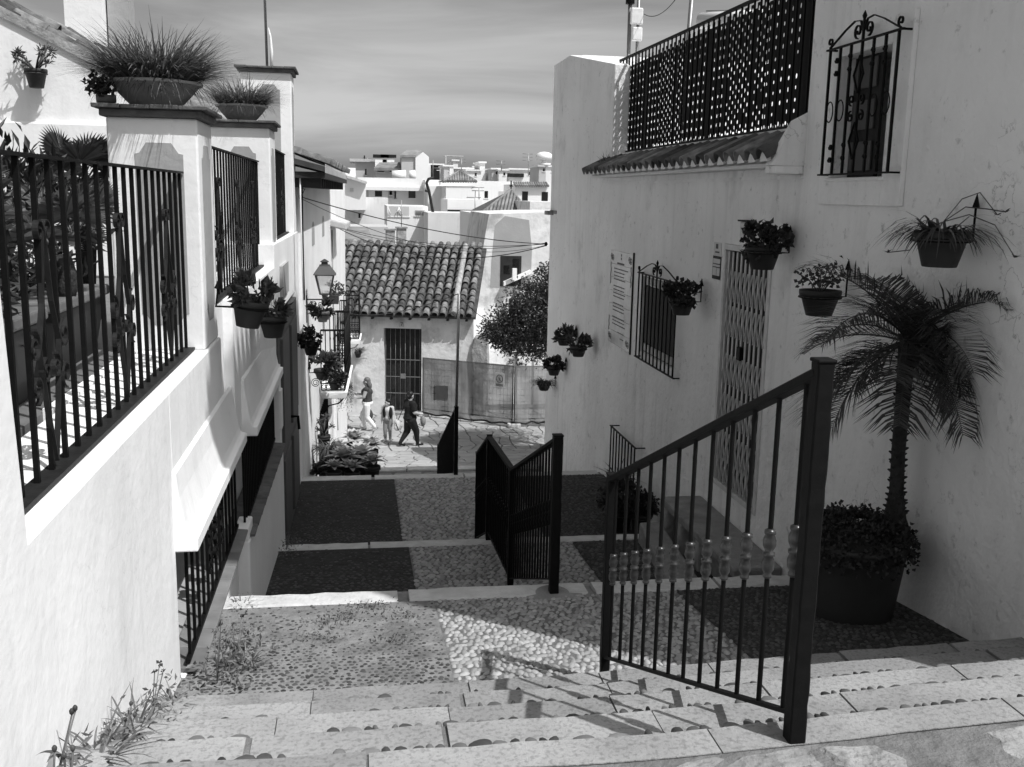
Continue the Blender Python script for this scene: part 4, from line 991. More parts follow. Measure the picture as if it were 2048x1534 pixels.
# door: boards with a barred gate in front
b = MB(); hbox(b, d0, d1, .28, .34, 0, dz1); dr = b.build('door', M['wood'], h7)
nb = 6
for i in range(nb):
    a = d0+(d1-d0)*i/nb; b = MB(); hbox(b, a+.006, a+(d1-d0)/nb-.006, .255, .279, .02, dz1-.02); b.build('board', M['wood'], dr)
b = MB(); hbox(b, d0, d1, .06, .09, 0, .03); gt = b.build('barred_gate', M['steel'], h7)
for i in range(8):
    a = d0+.06+(d1-d0-.12)*i/7; MB().tube([H(a, .05, 0.03), H(a, .05, dz1-.02)], .0065, 5).build('bar', M['steel'], gt)
for z in (.62, 1.18, 1.75): MB().bar(H(d0+.03, .045, z), H(d1-.03, .045, z), .012, .025).build('rail', M['steel'], gt)
b = MB(); hbox(b, (d0+d1)/2-.08, (d0+d1)/2+.10, .03, .06, 1.12, 1.28); b.build('lock_box', M['steel'], gt)
b = MB(); hbox(b, d0-.06, d1+.3, -.25, -.001, -.4, .02); b.build('doorstep', M['concrete'], h7, bevel=.02)
# number plate
n0, n1 = hpix(803, 648); b = MB(); hbox(b, n0-.085, n0+.085, -.012, -.001, n1-.10, n1+.10); npl = b.build('number_plate', M['bowlrim'], h7)
b = MB()
for p, q in (((-.035, .055), (.035, .055)), ((.035, .055), (-.01, -.06))): b.bar(H(n0+p[0], -.014, n1+p[1]), H(n0+q[0], -.014, n1+q[1]), .004, .02, (0, 0, 1) if p[1] != q[1] else (0, 0, 1))
b.build('numeral', M['ink'], npl)
# roof with separate clay tiles
zr = 1.95; run = 3.6; pitch = math.atan2(zr, run); uRr = hpix(905, 632)[0]
b = MB(); b.hexa([H(uL, -.25, zE-.02), H(uR+.1, -.25, zE-.02), H(uR+.1, run, zE+zr+.05), H(uL, run, zE+zr+.05)], [H(uL, -.25, zE+.05), H(uR+.1, -.25, zE+.05), H(uR+.1, run, zE+zr+.14), H(uL, run, zE+zr+.14)]); rfo = b.build('roof', M['roofgap'], h7)
b = MB(); b.hexa([H(uL, run+.01, zE+zr-.1), H(uR, run+.01, zE+zr-.1), H(uR, run*2, zE), H(uL, run*2, zE)], [H(uL, run+.01, zE+zr+.1), H(uR, run+.01, zE+zr+.1), H(uR, run*2, zE+.15), H(uL, run*2, zE+.15)]); b.build('roof', M['rooftilefar'], h7)
BT = halftile(0.122, 0.084, 0.44, 7, .02).mesh('roof_tile'); BT.materials.append(M['rooftile'])
sl = nrm(HV*run+np.array((0, 0, zr+.09))); nu = np.cross(HU, sl)
RT = Matrix(((HU[0], sl[0], nu[0]), (HU[1], sl[1], nu[1]), (HU[2], sl[2], nu[2]))) @ Matrix.Rotation(-.055, 3, 'X')
cw = 0.285; ncol = int((uR-.05-hpix(672, 632)[0])/cw)+7; rows = 12; step = (math.hypot(run+.25, zr+.09))/rows; rt = random.Random(5)
for i in range(ncol):
    u = uR-.12-i*cw
    for j in range(rows):
        p = H(u+rt.uniform(-.015, .015), -.30, zE+.075)+sl*(j*step-.02+rt.uniform(-.02, .02))+nu*rt.uniform(-.008, .012)
        o = piece('roof_tile', BT, rfo, p+nu*.012); o.rotation_euler = (RT @ Matrix.Rotation(rt.uniform(-.05, .05), 3, 'Z') @ Matrix.Rotation(rt.uniform(-.03, .03), 3, 'X')).to_euler()
# ridge course of mortar and cap tiles
for i in range(int((uR-uL)/.4)):
    o = piece('ridge_tile', BT, rfo, H(uL+.2+i*.4, run+.02, zE+zr+.13)); o.rotation_euler = Matrix(((HV[0], HU[0], 0), (HV[1], HU[1], 0), (0, 0, 1))).to_euler(); o.scale = (1.1, 1, .9)
# mortar verge hip along the right edge, beam ends under the eave
MB().tube([H(uR-.62, -.3, zE+.12)+sl*t+nu*.05 for t in (0, 1, 2, 3, 4.1)], .10, 8).build('verge_ridge', M['rough'], rfo)
for i in range(8):
    u = d0-1.0+i*.62; b = MB(); hbox(b, u, u+.07, -.22, 0, zE-.10, zE-.04); b.build('beam_end', M['wood'], h7)
# rubble pier at the right corner
b = MB(); vs = [H(uR+a, -.12, z) for a, z in ((.0, -1), (.42, -1), (.40, 1.0), (.52, 1.6), (.48, 2.7), (.05, 2.6), (-.06, 2.1), (.06, 1.0))]
b.ext(vs, HV*.5); b.build('rubble_pier', M['rough'], h7, bevel=.04)
# blank patched panel behind the fence net
u0_, z0_ = hpix(868, 798); u1_, z1_ = hpix(896, 772); b = MB(); hbox(b, u0_, u1_, -.015, -.001, z0_, z1_); b.build('meter_door', M['ironold'], h7)

# ---- white neighbour with a grey painted bay and a window
nb_ = thing('neighbour_house', 'white house with grey painted bay and small window above the orange tree', 'house', tuple(ony(1040, 850, 36)))
def rect(px0, py0, px1, py1, Y):
    a = ony(px0, py0, Y); c_ = ony(px1, py1, Y); return min(a[0], c_[0]), max(a[0], c_[0]), min(a[2], c_[2]), max(a[2], c_[2])
NY = 36.0
a = [ony(*q, NY) for q in ((952, 860), (1300, 860), (1300, 425), (1090, 425), (978, 428), (955, 560))]
MB().ext([(p[0], NY, p[2]) for p in a], (0, 6, 0)).build('wall', M['patchy'], nb_)
q = [(1000, 575), (1060, 575), (1064, 500), (1058, 440), (1010, 432), (990, 450), (983, 520), (980, 575)]
MB().ext([(ony(*p, NY)[0], NY-.006, ony(*p, NY)[2]) for p in q], (0, .004, 0)).build('painted_bay', M['greypaint'], nb_)
x0, x1, z0, z1 = rect(1000, 572, 1043, 512, NY)
MB().box(x0, x1, NY-.02, NY-.007, z0, z1).build('window', M['wood'], nb_)
for (xa, xb, za, zb) in ((x0+.12, x0+.36, z0+.45, z0+.75), (x0+.45, x1-.08, z0+.1, z1-.1)): MB().box(xa, xb, NY-.03, NY-.021, za, zb).build('pane', M['glass'], nb_)
p0, p1 = ony(1008, 572, NY-.3), ony(1062, 548, NY-.3)
MB().hexa([p0, p1, p1+np.array((0, .28, 0)), p0+np.array((0, .28, 0))], [p0+np.array((0, 0, .14)), p1+np.array((0, 0, .14)), p1+np.array((0, .28, .14)), p0+np.array((0, .28, .14))]).build('sloping_parapet', M['plaster'], nb_)
x0, x1, z0, z1 = rect(1025, 560, 1034, 537, NY-.5); MB().box(x0, x1, NY-.5, NY-.35, z0, z1).build('chimney', M['plaster'], nb_)
# wall in front, behind the site fence
fw = thing('yard_wall', 'stained white yard wall behind the netted site fence', 'wall', tuple(ony(1020, 850, 34.5)))
x0, x1, z0, z1 = rect(948, 870, 1400, 690, 34.5)
MB().box(x0, x1, 34.5, 34.8, z0-1, z1).build('wall', M['patchy'], fw)
for px in (985, 1042, 1075): 
    p = ony(px, 790, 34.45); MB().box(p[0]-.15, p[0]+.15, 34.42, 34.499, z0-1, z1-.15).build('pier', M['patchy'], fw)

# ================================================================== SITE FENCE WITH NETTING
sgp = random.Random(3)
def site_panel(label, P0, P1, h, sag):
    f = thing('site_fence', label, 'fence', tuple(P0), 'site fence panels')
    P0 = np.array(P0); P1 = np.array(P1); d = P1-P0; L = math.hypot(d[0], d[1]); nrmv = nrm((d[1], -d[0], 0))*(-1 if d[0] < 0 else 1)
    for P in (P0, P1):
        MB().tube([P, P+np.array((0, 0, h))], .022, 8).build('post', M['ironold'], f)
        MB().box(P[0]-.15, P[0]+.2, P[1]-.14, P[1]+.14, P[2], P[2]+.13).build('concrete_foot', M['bowlrim'], f, bevel=.03)
    for zz in (h-.02, .25): MB().tube([P0+np.array((0, 0, zz)), P1+np.array((0, 0, zz))], .014, 6).build('rail', M['ironold'], f)
    wm = MB()
    n = int(L/.13)
    for i in range(n): p = P0+d*(i+.5)/n; wm.bar(p+np.array((0, 0, .25)), p+np.array((0, 0, h-.02)), .006)
    for j in range(8): zz = .4+j*.2; wm.bar(P0+np.array((0, 0, zz)), P1+np.array((0, 0, zz)), .006)
    wm.build('wire_mesh', M['ironold'], f, kind='stuff')
    # sagging net
    nx, nz = 30, 14; vs = []
    for j in range(nz+1):
        for i in range(nx+1):
            t = i/nx; s = j/nz; p = P0+d*t
            z = (h+.02)-(h-.10+sag*math.sin(math.pi*t))*(1-s) if True else 0
            off = .03+.05*math.sin(t*17+s*5)*(1-s)+.03*math.sin(t*41)*(1-s)
            vs.append(p+nrmv*off+np.array((0, 0, z+.02*math.sin(t*30)*(1-s))))
    fs = [(j*(nx+1)+i, j*(nx+1)+i+1, (j+1)*(nx+1)+i+1, (j+1)*(nx+1)+i) for j in range(nz) for i in range(nx)]
    MB().add(vs, fs, True).build('netting', M['net'], f)
    MB().tube([vs[i] for i in range(nx+1)], .03, 6).build('net_hem', M['ironold'], f)
    return f, nrmv
A = onz(846, 822, -7.22); A = ony(846, 822, 32.4); Bp = ony(1024, 862, 30.2); A[2] = zs(0, A[1]); Bp[2] = zs(0, Bp[1])
f1, n1_ = site_panel('netted site fence panel with a no-entry sign, in front of the door wall', A, Bp, 1.95, .04)
C2 = ony(1160, 858, 30.3); C2[2] = zs(0, 30.3)
f2, _ = site_panel('netted site fence panel running behind the right house corner', Bp+np.array((.06, .02, 0)), C2, 1.93, -.02)
# round prohibition sign with a caption plate
d = nrm(Bp-A); d[2] = 0; d = nrm(d); c = ony(1004, 758, 30.35); c = c-d*0; nv = n1_*np.sign(np.dot(n1_, (0, -1, 0)))
sgn = thing('warning_sign', 'round no-pedestrians sign with a caption plate on the netting', 'sign', tuple(c))
c = c+nv*.14
def disc(c, r0, r1, off, n=28):
    b = MB(); vs = []
    for k in range(n):
        a = 2*math.pi*k/n; e = math.cos(a)*d+math.sin(a)*np.array((0, 0, 1.)); vs += [c+nv*off+e*r0, c+nv*off+e*r1]
    return b.add(vs, [(2*k, 2*((k+1) % n), 2*((k+1) % n)+1, 2*k+1) for k in range(n)])
pl = MB().bar(c-d*.16+nv*.0, c+d*.16+nv*.0, .012, .42, (0, 0, 1)).build('plate', M['paper'], sgn)
disc(c+np.array((0, 0, .03)), .105, .128, .012).build('ring', M['ink'], sgn)
cc_ = c+nv*.013+np.array((0, 0, .03))
MB().bar(cc_-d*.08+np.array((0, 0, .085)), cc_+d*.08-np.array((0, 0, .085)), .004, .022, nv).build('slash', M['ink'], sgn)
fg = MB()
for p, q, w_ in (((0, .03), (0.005, -.02), .035), ((0.005, -.02), (-.04, -.085), .018), ((.005, -.02), (.045, -.08), .018), ((0, .03), (-.04, -.01), .014), ((0, .03), (.045, .0), .014)):
    fg.bar(cc_+nv*.002+d*p[0]+np.array((0, 0, p[1])), cc_+nv*.002+d*q[0]+np.array((0, 0, q[1])), .003, w_, nv)
fg.build('walking_figure', M['ink'], sgn)
MB().bar(cc_+nv*.002+np.array((0, 0, .045)), cc_+nv*.002+np.array((0, 0, .08)), .003, .03, nv).build('figure_head', M['ink'], sgn)
MB().bar(c-d*.13+nv*.013-np.array((0, 0, .165)), c+d*.13+nv*.013-np.array((0, 0, .165)), .004, .07, (0, 0, 1)).build('caption', M['clothmid'], sgn)

# ================================================================== THE TOWN BEYOND
def bld(name, label, px0, px1, yt, Y, dep=6, m='town', wins=(), base=-9.4, extra=None):
    x0, x1, _, z1 = rect(px0, yt, px1, yt, Y); z1 = (ony(px0, yt, Y)[2]+ony(px1, yt, Y)[2])/2
    o = thing(name, label, 'house', ((x0+x1)/2, Y, base), 'houses of the town beyond')
    MB().box(x0, x1, Y, Y+dep, base, z1).build('wall', M[m], o)
    for w in wins:
        a0, a1, c0, c1 = rect(w[0], w[3], w[2], w[1], Y); mt = w[4] if len(w) > 4 else 'glass'
        dp = w[5] if len(w) > 5 else .12
        f = MB()
        fr = .06
        wn = MB().box(a0, a1, Y-.02, Y-.004, c0, c1).build('window', M[mt], o)
        MB().box(a0-fr, a1+fr, Y-.05, Y-.004, c0-fr, c0-.002).build('sill', M['town'], wn)
    return o, x0, x1, z1
def hip(o, px0, px1, ye, pxa, pya, Y, dep, over=.2):
    a, c_ = ony(px0, ye, Y-over), ony(px1, ye, Y-over); ap = ony(pxa, pya, Y+dep/2)
    e = [(a[0], Y-over, a[2]), (c_[0], Y-over, c_[2]), (c_[0], Y+dep, c_[2]), (a[0], Y+dep, a[2])]
    rf = MB().add(e+[tuple(ap)], [(0, 1, 4), (1, 2, 4), (2, 3, 4), (3, 0, 4), (3, 2, 1, 0)]).build('roof', M['tilecap'], o)
    n = 13                                 # tile ribs on the front face
    e0, e1 = np.array(e[0]), np.array(e[1])
    for i in range(1, n):
        t = i/n; p = e0+(e1-e0)*t; k = (1-abs(t-.5)*2); up_ = np.array(ap)-(e0+e1)/2; q = p+up_*k*.97
        MB().tube([p, q], .09*Y/60, 5).build('tile_rib', M['rooftilefar'], rf)
    for i in range(2): MB().tube([e[i], ap], .10*Y/60, 5).build('hip_ridge', M['rooftilefar'], rf)
    return rf, ap
bld('town_house', 'pale far house low on the skyline at the left, below the eave', 640, 720, 352, 118, 8, wins=((706, 358, 716, 366, 'shade'),))
bld('town_house', 'far white parapet block at the skyline beside the grey stair tower', 690, 745, 336, 122, 8)
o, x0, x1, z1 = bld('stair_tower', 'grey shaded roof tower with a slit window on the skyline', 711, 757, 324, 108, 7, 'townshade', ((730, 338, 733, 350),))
MB().box(x0-.6, x1+.3, 107.6, 115.3, z1, z1+.3).build('roof_slab', M['bowlrim'], o); MB().box(x0+1, x1-1.5, 109, 112, z1+.3, z1+.7).build('roof_box', M['ironold'], o)
MB().box(x1+.01, x1+5.5, 108.5, 115, -9.4, z1-.1).build('wing', M['town'], o)
for px in (760, 775): 
    p = ony(px, 325, 106); MB().box(p[0]-.5, p[0]+.7, 106, 107.2, -9, p[2]+.3).build('chimney', M['town'], o); MB().box(p[0]-.7, p[0]+.9, 105.9, 107.3, p[2]+.5, p[2]+.8).build('chimney_cap', M['ironold'], o)
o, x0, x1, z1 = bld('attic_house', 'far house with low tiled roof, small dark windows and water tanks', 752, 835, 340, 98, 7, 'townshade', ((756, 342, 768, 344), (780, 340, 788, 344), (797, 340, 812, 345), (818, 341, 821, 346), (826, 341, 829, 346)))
a, c_ = ony(748, 341, 97.5), ony(834, 341, 97.5); t0, t1 = ony(759, 330, 100.5), ony(836, 329, 100.5)
MB().hexa([a, c_, t1, t0], [a+np.array((0, 0, .25)), c_+np.array((0, 0, .25)), t1+np.array((0, 0, .25)), t0+np.array((0, 0, .25))]).build('roof', M['rooftilefar'], o)
for (u, v) in ((784, 812), (818, 831)): MB().tube([ony(u, 351, 95), ony(v, 350, 95)], .45, 12).build('water_tank', M['white'], o)
o, x0, x1, z1 = bld('gable_tower', 'tall white gabled tower with a grey side, highest on the skyline', 831, 858, 316, 97, 5)
ap = ony(846, 304, 97); MB().ext([(x0, 97, z1), (x1, 97, z1+.0), (x1, 97, z1+.1), (ap[0], 97, ap[2])], (0, 5, 0)).build('gable', M['town'], o)
g0 = ony(803, 334, 97.2); MB().box(g0[0], x0-.01, 97.2, 101, g0[2]-3, ony(803, 313, 97)[2]).build('side_wing', M['townshade'], o)
a, c_ = ony(800, 314, 97), ony(832, 314, 97); t0, t1 = ony(812, 305, 99), ony(845, 304, 99)
MB().hexa([a, c_, t1, t0], [a+np.array((0, 0, .2)), c_+np.array((0, 0, .2)), t1+np.array((0, 0, .2)), t0+np.array((0, 0, .2))]).build('roof', M['rooftilefar'], o)
# long white block in the middle distance
o, x0, x1, z1 = bld('flat_block', 'long white flat-roofed block with three dark windows in a row', 715, 850, 356, 82, 8, wins=((750, 382, 764, 393), (817, 382, 831, 396), (776, 380, 792, 396, 'townshade'), (779, 382, 784, 390), (789, 382, 792, 396)))
p = ony(728, 376, 81.9); MB().box(p[0], x1+.3, 81.4, 81.99, p[2]-.15, p[2]+.12).build('canopy', M['town'], o)
a0, a1, c0, c1 = rect(727, 394, 737, 378, 82); MB().box(a0, a1, 81.97, 81.99, c0, c1).build('loggia', M['townshade'], o)
o, x0, x1, z1 = bld('party_wall', 'tall plain white wall with sloping top and one slit, left of the centre', 690, 776, 395, 68, 5, 'townold', ((717, 426, 721, 436, 'ironold'),))
a = [ony(*q, 66) for q in ((690, 353), (732, 366), (732, 420), (690, 420))]
MB().ext([(p[0], 66, p[2]) for p in a][::-1], (0, 3, 0)).build('gable', M['town'], o)
x0_, x1_, z0_, z1_ = rect(700, 383, 707, 376, 65.9); MB().box(x0_, x1_, 65.93, 65.98, z0_, z1_).build('vent', M['townshade'], o)
a, c_ = ony(690, 352, 65.8), ony(734, 366, 65.8); MB().bar(a, c_, .5, .15).build('verge', M['bowlrim'], o)
o, x0, x1, z1 = bld('washing_house', 'white house with an open laundry terrace and a curtained window', 774, 856, 412, 60, 6, wins=((778, 413, 818, 432, 'townshade'), (830, 421, 851, 431, 'shade')))
for px in (782, 790, 797, 806): 
    p = ony(px, 430, 59.9); MB().tube([p, p+np.array((rng.uniform(-.3, .3), 0, .45))], .025, 4).build('laundry_rack', M['white'], o)
for px in (834, 838, 842, 847): 
    p = ony(px, 431, 59.92); MB().bar(p, p+np.array((0, 0, .28)), .05, .02).build('curtain_fold', M['ironold'], o)
ch = thing('chimney_stack', 'two weathered chimney blocks behind the cottage ridge', 'chimney', tuple(ony(800, 480, 46)))
for (u, v, yt) in ((772, 790, 461), (794, 813, 457)):
    x0_, x1_, z0_, z1_ = rect(u, 500, v, yt, 46); MB().box(x0_, x1_, 46, 46.7, z0_-2, z1_).build('stack', M['rough'], ch, bevel=.03); MB().box(x0_-.05, x1_+.05, 45.95, 46.75, z1_, z1_+.06).build('cap', M['concrete'], ch)
lr = thing('shed_roof', 'low mossy tiled shed roof at the left behind the cottage', 'shed', tuple(ony(700, 480, 42)))
MB().hexa([ony(676, 487, 42), ony(748, 492, 42), ony(735, 462, 47), ony(676, 462, 47)], [p+np.array((0, 0, .2)) for p in (ony(676, 487, 42), ony(748, 492, 42), ony(735, 462, 47), ony(676, 462, 47))]).build('roof', M['rooftilefar'], lr)
MB().box(ony(676, 480, 42)[0], ony(748, 480, 42)[0], 42.2, 46.8, -9, ony(700, 487, 42)[2]-.1).build('wall', M['townold'], lr)
for i in range(12): MB().tube([ony(680+i*5.8, 485, 41.9), ony(679+i*5, 463, 46.9)], .09, 5).build('tile_rib', M['rooftilefar'], lr)
x0_, x1_, z0_, z1_ = rect(700, 466, 776, 454, 50); MB().box(x0_, x1_, 50, 54, -9, z1_).build('lean_to', M['townshade'], lr)
# plain stained wall, tall narrow wall
bld('stained_wall_house', 'broad stained plaster wall right behind the cottage ridge', 856, 945, 426, 56, 5, 'townold')
o, *_ = bld('narrow_house', 'narrow sunlit wall slice with a dark doorway beside the grey bay', 940, 985, 425, 50, 5, 'town', ((961, 470, 976, 520, 'ironold'),))
o, x0, x1, z1 = bld('hip_roof_house', 'white square house with a small hipped tile roof in the middle', 892, 950, 372, 74, 6, wins=((888, 392, 891, 397, 'shade'),))
hip(o, 886, 952, 363, 918, 343, 74, 5)
bld('long_white_house', 'wide white house with a few small dark windows at the right', 850, 1100, 362, 80, 7, wins=((947, 382, 951, 397), (969, 382, 976, 396), (997, 383, 1016, 396, 'townshade'), (862, 375, 880, 396, 'townshade'), (866, 384, 871, 394), (1004, 389, 1012, 396), (930, 383, 935, 392), (905, 386, 909, 394)))
o, x0, x1, z1 = bld('balcony_house', 'white house with tile-topped porch and two dark openings, far right', 1031, 1110, 369, 73, 6, wins=((1044, 383, 1056, 402), (1083, 384, 1096, 402)))
for i in range(15): 
    p = ony(1032+i*4.6, 372, 72.7); MB().tube([p, p+np.array((0, .9, .25))], .09, 6).build('eave_tile', M['rooftilefar'], o)
o, x0, x1, z1 = bld('roof_terrace_wall', 'blank white roof terrace wall with a dark base line', 895, 965, 399, 62, 5)
p = ony(895, 424, 61.95); MB().box(x0, x1, 61.9, 61.99, p[2]-.1, p[2]+.15).build('base_line', M['wood'], o)
o, x0, x1, z1 = bld('pyramid_roof_house', 'house with a pointed pyramid tile roof and finial', 978, 1052, 424, 52, 6, 'townold')
rf, ap = hip(o, 966, 1058, 423, 1022, 380, 52, 5)
MB().tube([ap, ap+np.array((0, 0, .5))], .04, 6).build('finial', M['iron'], rf); MB().lathe([(.02, 0), (.11, .06), (.02, .14)], ap+np.array((0, 0, .15)), 8).build('finial_ball', M['iron'], rf)
bld('flaking_house', 'flaking white house wall rising beside the right house corner', 1060, 1180, 404, 48, 5, 'patchy')
bld('sloped_house', 'white house with pitched outline left of the hipped roof', 856, 900, 372, 78, 5)
# skyline clutter: rooms, chimneys and antennas
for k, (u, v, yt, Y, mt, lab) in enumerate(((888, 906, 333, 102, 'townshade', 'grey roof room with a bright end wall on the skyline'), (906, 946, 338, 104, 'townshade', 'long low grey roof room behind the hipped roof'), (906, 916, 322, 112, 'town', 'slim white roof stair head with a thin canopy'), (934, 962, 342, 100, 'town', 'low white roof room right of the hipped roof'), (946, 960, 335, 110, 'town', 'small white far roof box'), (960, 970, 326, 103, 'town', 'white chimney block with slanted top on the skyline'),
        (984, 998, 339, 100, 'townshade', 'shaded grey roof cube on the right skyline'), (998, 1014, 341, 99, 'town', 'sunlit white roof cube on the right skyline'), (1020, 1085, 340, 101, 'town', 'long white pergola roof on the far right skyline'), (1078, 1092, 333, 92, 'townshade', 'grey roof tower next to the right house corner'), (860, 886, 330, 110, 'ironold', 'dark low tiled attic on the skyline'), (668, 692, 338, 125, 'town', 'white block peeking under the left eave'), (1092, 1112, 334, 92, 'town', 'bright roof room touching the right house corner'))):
    o, x0, x1, z1 = bld('roof_room', lab, u, v, yt, Y, 5, mt, ((u+(v-u)*.55, yt+4, u+(v-u)*.55+4, yt+10),) if v-u > 12 else ())
    if k == 8:
        x0_, x1_, z0_, z1_ = rect(1015, 354, 1048, 347, Y-.2); MB().box(x0_, x1_, Y-.2, Y-.05, z0_, z1_).build('shaded_opening', M['darkroom'], o)
    if k == 2: MB().box(x0-.9, x1+.6, Y, Y+2, z1+.5, z1+.58).build('canopy', M['townshade'], o); MB().tube([(x0-.8, Y, z1-3), (x0-.8, Y, z1+.5)], .08).build('canopy_post', M['steel'], o)
    if k == 0: 
        p = ony(899, 335, Y-.05); MB().box(p[0], x1+.05, Y-.06, Y-.01, -9, z1).build('bright_end', M['town'], o)  # sunlit end put on in the lighter wash
    MB().box(x0-.15, x1+.15, Y-.15, Y+5.1, z1, z1+.15).build('roof_slab', M['town'], o)
wt = thing('roof_water_tank', 'dome-topped water tank on the far right skyline', 'tank', tuple(ony(1088, 320, 90)))
c = ony(1088, 331, 90); MB().lathe([(.6, 0), (.6, .2), (.25, .25), (.25, .45), (.75, .5), (.75, .95), (.4, 1.15), (.05, 1.2)], c, 14).build('tank', M['white'], wt)
for k, (px, y0, y1, Y, arms) in enumerate(((1057, 352, 308, 85, 3), (923, 352, 318, 90, 2), (866, 352, 320, 92, 0), (735, 330, 316, 110, 2), (1003, 342, 322, 95, 2), (880, 370, 336, 80, 1), (958, 400, 375, 70, 2), (803, 470, 400, 50, 0), (950, 430, 395, 60, 1))):
    o = thing('roof_antenna', ('tall thin antenna with cross bars near the water tank', 'thin antenna above the hipped roof', 'bare mast between the gabled tower and attic', 'tiny antenna over the grey stair tower', 'small antenna among the right roof cubes', 'bent antenna left of the hipped roof', 'thin antenna in front of the long white house', 'thin pole rising from the weathered chimneys', 'faint antenna left of the pyramid roof')[k], 'antenna', tuple(ony(px, y0, Y)))
    b_, t_ = ony(px, y0, Y), ony(px, y1, Y); MB().tube([b_, t_], .035*Y/80, 5).build('pole', M['steel'], o)
    for a in range(arms): q = t_-np.array((0, 0, .25*a*Y/80)); MB().tube([q-np.array((.5, 0, 0)), q+np.array((.35, 0, 0))], .025, 4).build('cross_bar', M['steel'], o)
o = thing('bent_flue', 'dark bent metal flue pipe rising against the white houses', 'flue', tuple(ony(865, 425, 58)))
MB().tube([ony(866, 426, 58), ony(858, 382, 58), ony(853, 366, 58), ony(857, 358, 58), ony(868, 355, 58)], .09, 6).build('pipe', M['wood'], o); MB().tube([ony(858, 383, 58), ony(850, 381, 58)], .07, 6).build('branch', M['wood'], o)
# unseen neighbour, added so that its shade falls across the street
sh = thing('shade_house', 'unseen white house behind the right house, added to shade the street', 'house', (8, 22, -7)); MB().box(4.75, 12, 18.6, 24.2, -9.4, 0.1).build('wall', M['plaster'], sh)

# ================================================================== PLANTS
nr = np.random.RandomState(11)
def rdirs(n):
    v = nr.normal(size=(n, 3)); return v/np.linalg.norm(v, axis=1)[:, None]
def leaves(P, D, L, W, b=None, fold=0.25):
    """diamond leaves at points P pointing along D, creased along the middle"""
    b = b or MB(); P = np.asarray(P, float); n = len(P); D = D/np.linalg.norm(D, axis=1)[:, None]
    S = np.cross(D, rdirs(n)); S /= np.maximum(np.linalg.norm(S, axis=1), 1e-6)[:, None]; N = np.cross(D, S)
    L = np.asarray(L)*np.ones(n); W = np.asarray(W)*np.ones(n)
    base, tip = P, P+D*L[:, None]; m = P+D*(L*.45)[:, None]
    l = m+S*(W/2)[:, None]+N*(W*fold)[:, None]; r_ = m-S*(W/2)[:, None]+N*(W*fold)[:, None]
    k = len(b.v); V = np.stack([base, l, tip, r_], 1); b.v.extend(map(tuple, V.reshape(-1, 3)))
    b.f.extend([t for i in range(n) for t in ((k+4*i, k+4*i+1, k+4*i+2), (k+4*i, k+4*i+2, k+4*i+3))]); b.sm.extend([False]*(2*n)); return b
def bush(c, rad, n, L, W, up=0.3, b=None, shell=0.45):
    """leaf clumps through an ellipsoid: uneven outline, gaps between clumps"""
    c = np.array(c, float); rad = np.array(rad, float); b = b or MB(); nc = max(6, n//28)
    d = rdirs(nc); rr = nr.uniform(shell, 1, nc)**.6; C = c+d*rad*rr[:, None]
    k = nr.randint(0, nc, n); off = nr.normal(size=(n, 3))*rad.mean()*.16
    P = C[k]+off; D = d[k]*.7+rdirs(n)*.8+np.array((0, 0, up)); return leaves(P, D, nr.uniform(.6, 1.25, n)*L, nr.uniform(.7, 1.2, n)*W, b)
def blades(c, n, L, w, spread, droop, b=None, rad=.05, up=.8, seg=5, rx=1.0):
    """arching tapered blades from a crown"""
    b = b or MB(); c = np.array(c, float)
    for i in range(n):
        a = nr.uniform(0, 2*math.pi); rr = rad*math.sqrt(nr.uniform()); p = c+np.array((rx*rr*math.cos(a), rr*math.sin(a), 0))
        el = up*nr.uniform(.55, 1.1); aa = a+nr.normal()*.5; d = nrm((math.cos(aa)*spread*nr.uniform(.3, 1.2), math.sin(aa)*spread*nr.uniform(.3, 1.2), el)); ln = L*nr.uniform(.55, 1.1); s = np.cross(d, (0, 0, 1.)); s = nrm(s) if np.linalg.norm(s) > 1e-3 else np.array((1., 0, 0))
        vs = []
        for k in range(seg+1):
            t = k/seg; wd = w*(1-t**1.6)*.5+.0004
            vs += [p-s*wd, p+s*wd]; p = p+d*ln/seg; d = nrm(d+np.array((0, 0, -droop/seg*nr.uniform(.5, 1.5))))
        b.add(vs, [(2*k, 2*k+1, 2*k+3, 2*k+2) for k in range(seg)], True)
    return b
def pot_mesh(b, c, r, h, rim=.04):
    return b.lathe([(r*.62, 0), (r*.64, .005), (r*.93, h-rim), (r, h-rim), (r*1.03, h-rim*.5), (r*1.02, h), (r*.93, h), (r*.9, h-rim*.9), (r*.1, h-rim)], c, 22)
def pot(c, r, h, parent, m='pot'):
    p = pot_mesh(MB(), c, r, h).build('pot', M[m], parent); c = np.array(c, float)
    MB().lathe([(.01, h-.035), (r*.89, h-.033), (r*.89, h-.03), (.01, h-.026)], c, 16).build('soil', M['soil'], p)
    MB().lathe([(r*1.035, h-.052), (r*1.045, h-.048), (r*1.04, h-.044)], c, 22).build('rim_band', M['potrim'], p); return p
def arrow_bracket(parent, top, potc, r, h, wall, ax):
    """round bar bracket: ring under the rim, arm to the wall, upright ending in an arrow head"""
    c = np.array(potc, float); z = c[2]+h*.72
    b = MB().tube([c+np.array((r*1.02*math.cos(a), r*1.02*math.sin(a), h*.72)) for a in [2*math.pi*k/18 for k in range(19)]], .006, 5)
    t = np.array(top, float); e = c.copy(); e[2] = z; v = t-e; v[2] = 0; s = e+nrm(v)*r
    b.tube([s, (t[0], t[1], z), (t[0], t[1], t[2])], .007, 5)
    br = b.build('bracket', M['iron'], parent)
    MB().lathe([(.024, 0), (.022, .006), (.002, .075)], (t[0], t[1], t[2]), 4, False).build('arrow_head', M['iron'], br); return br
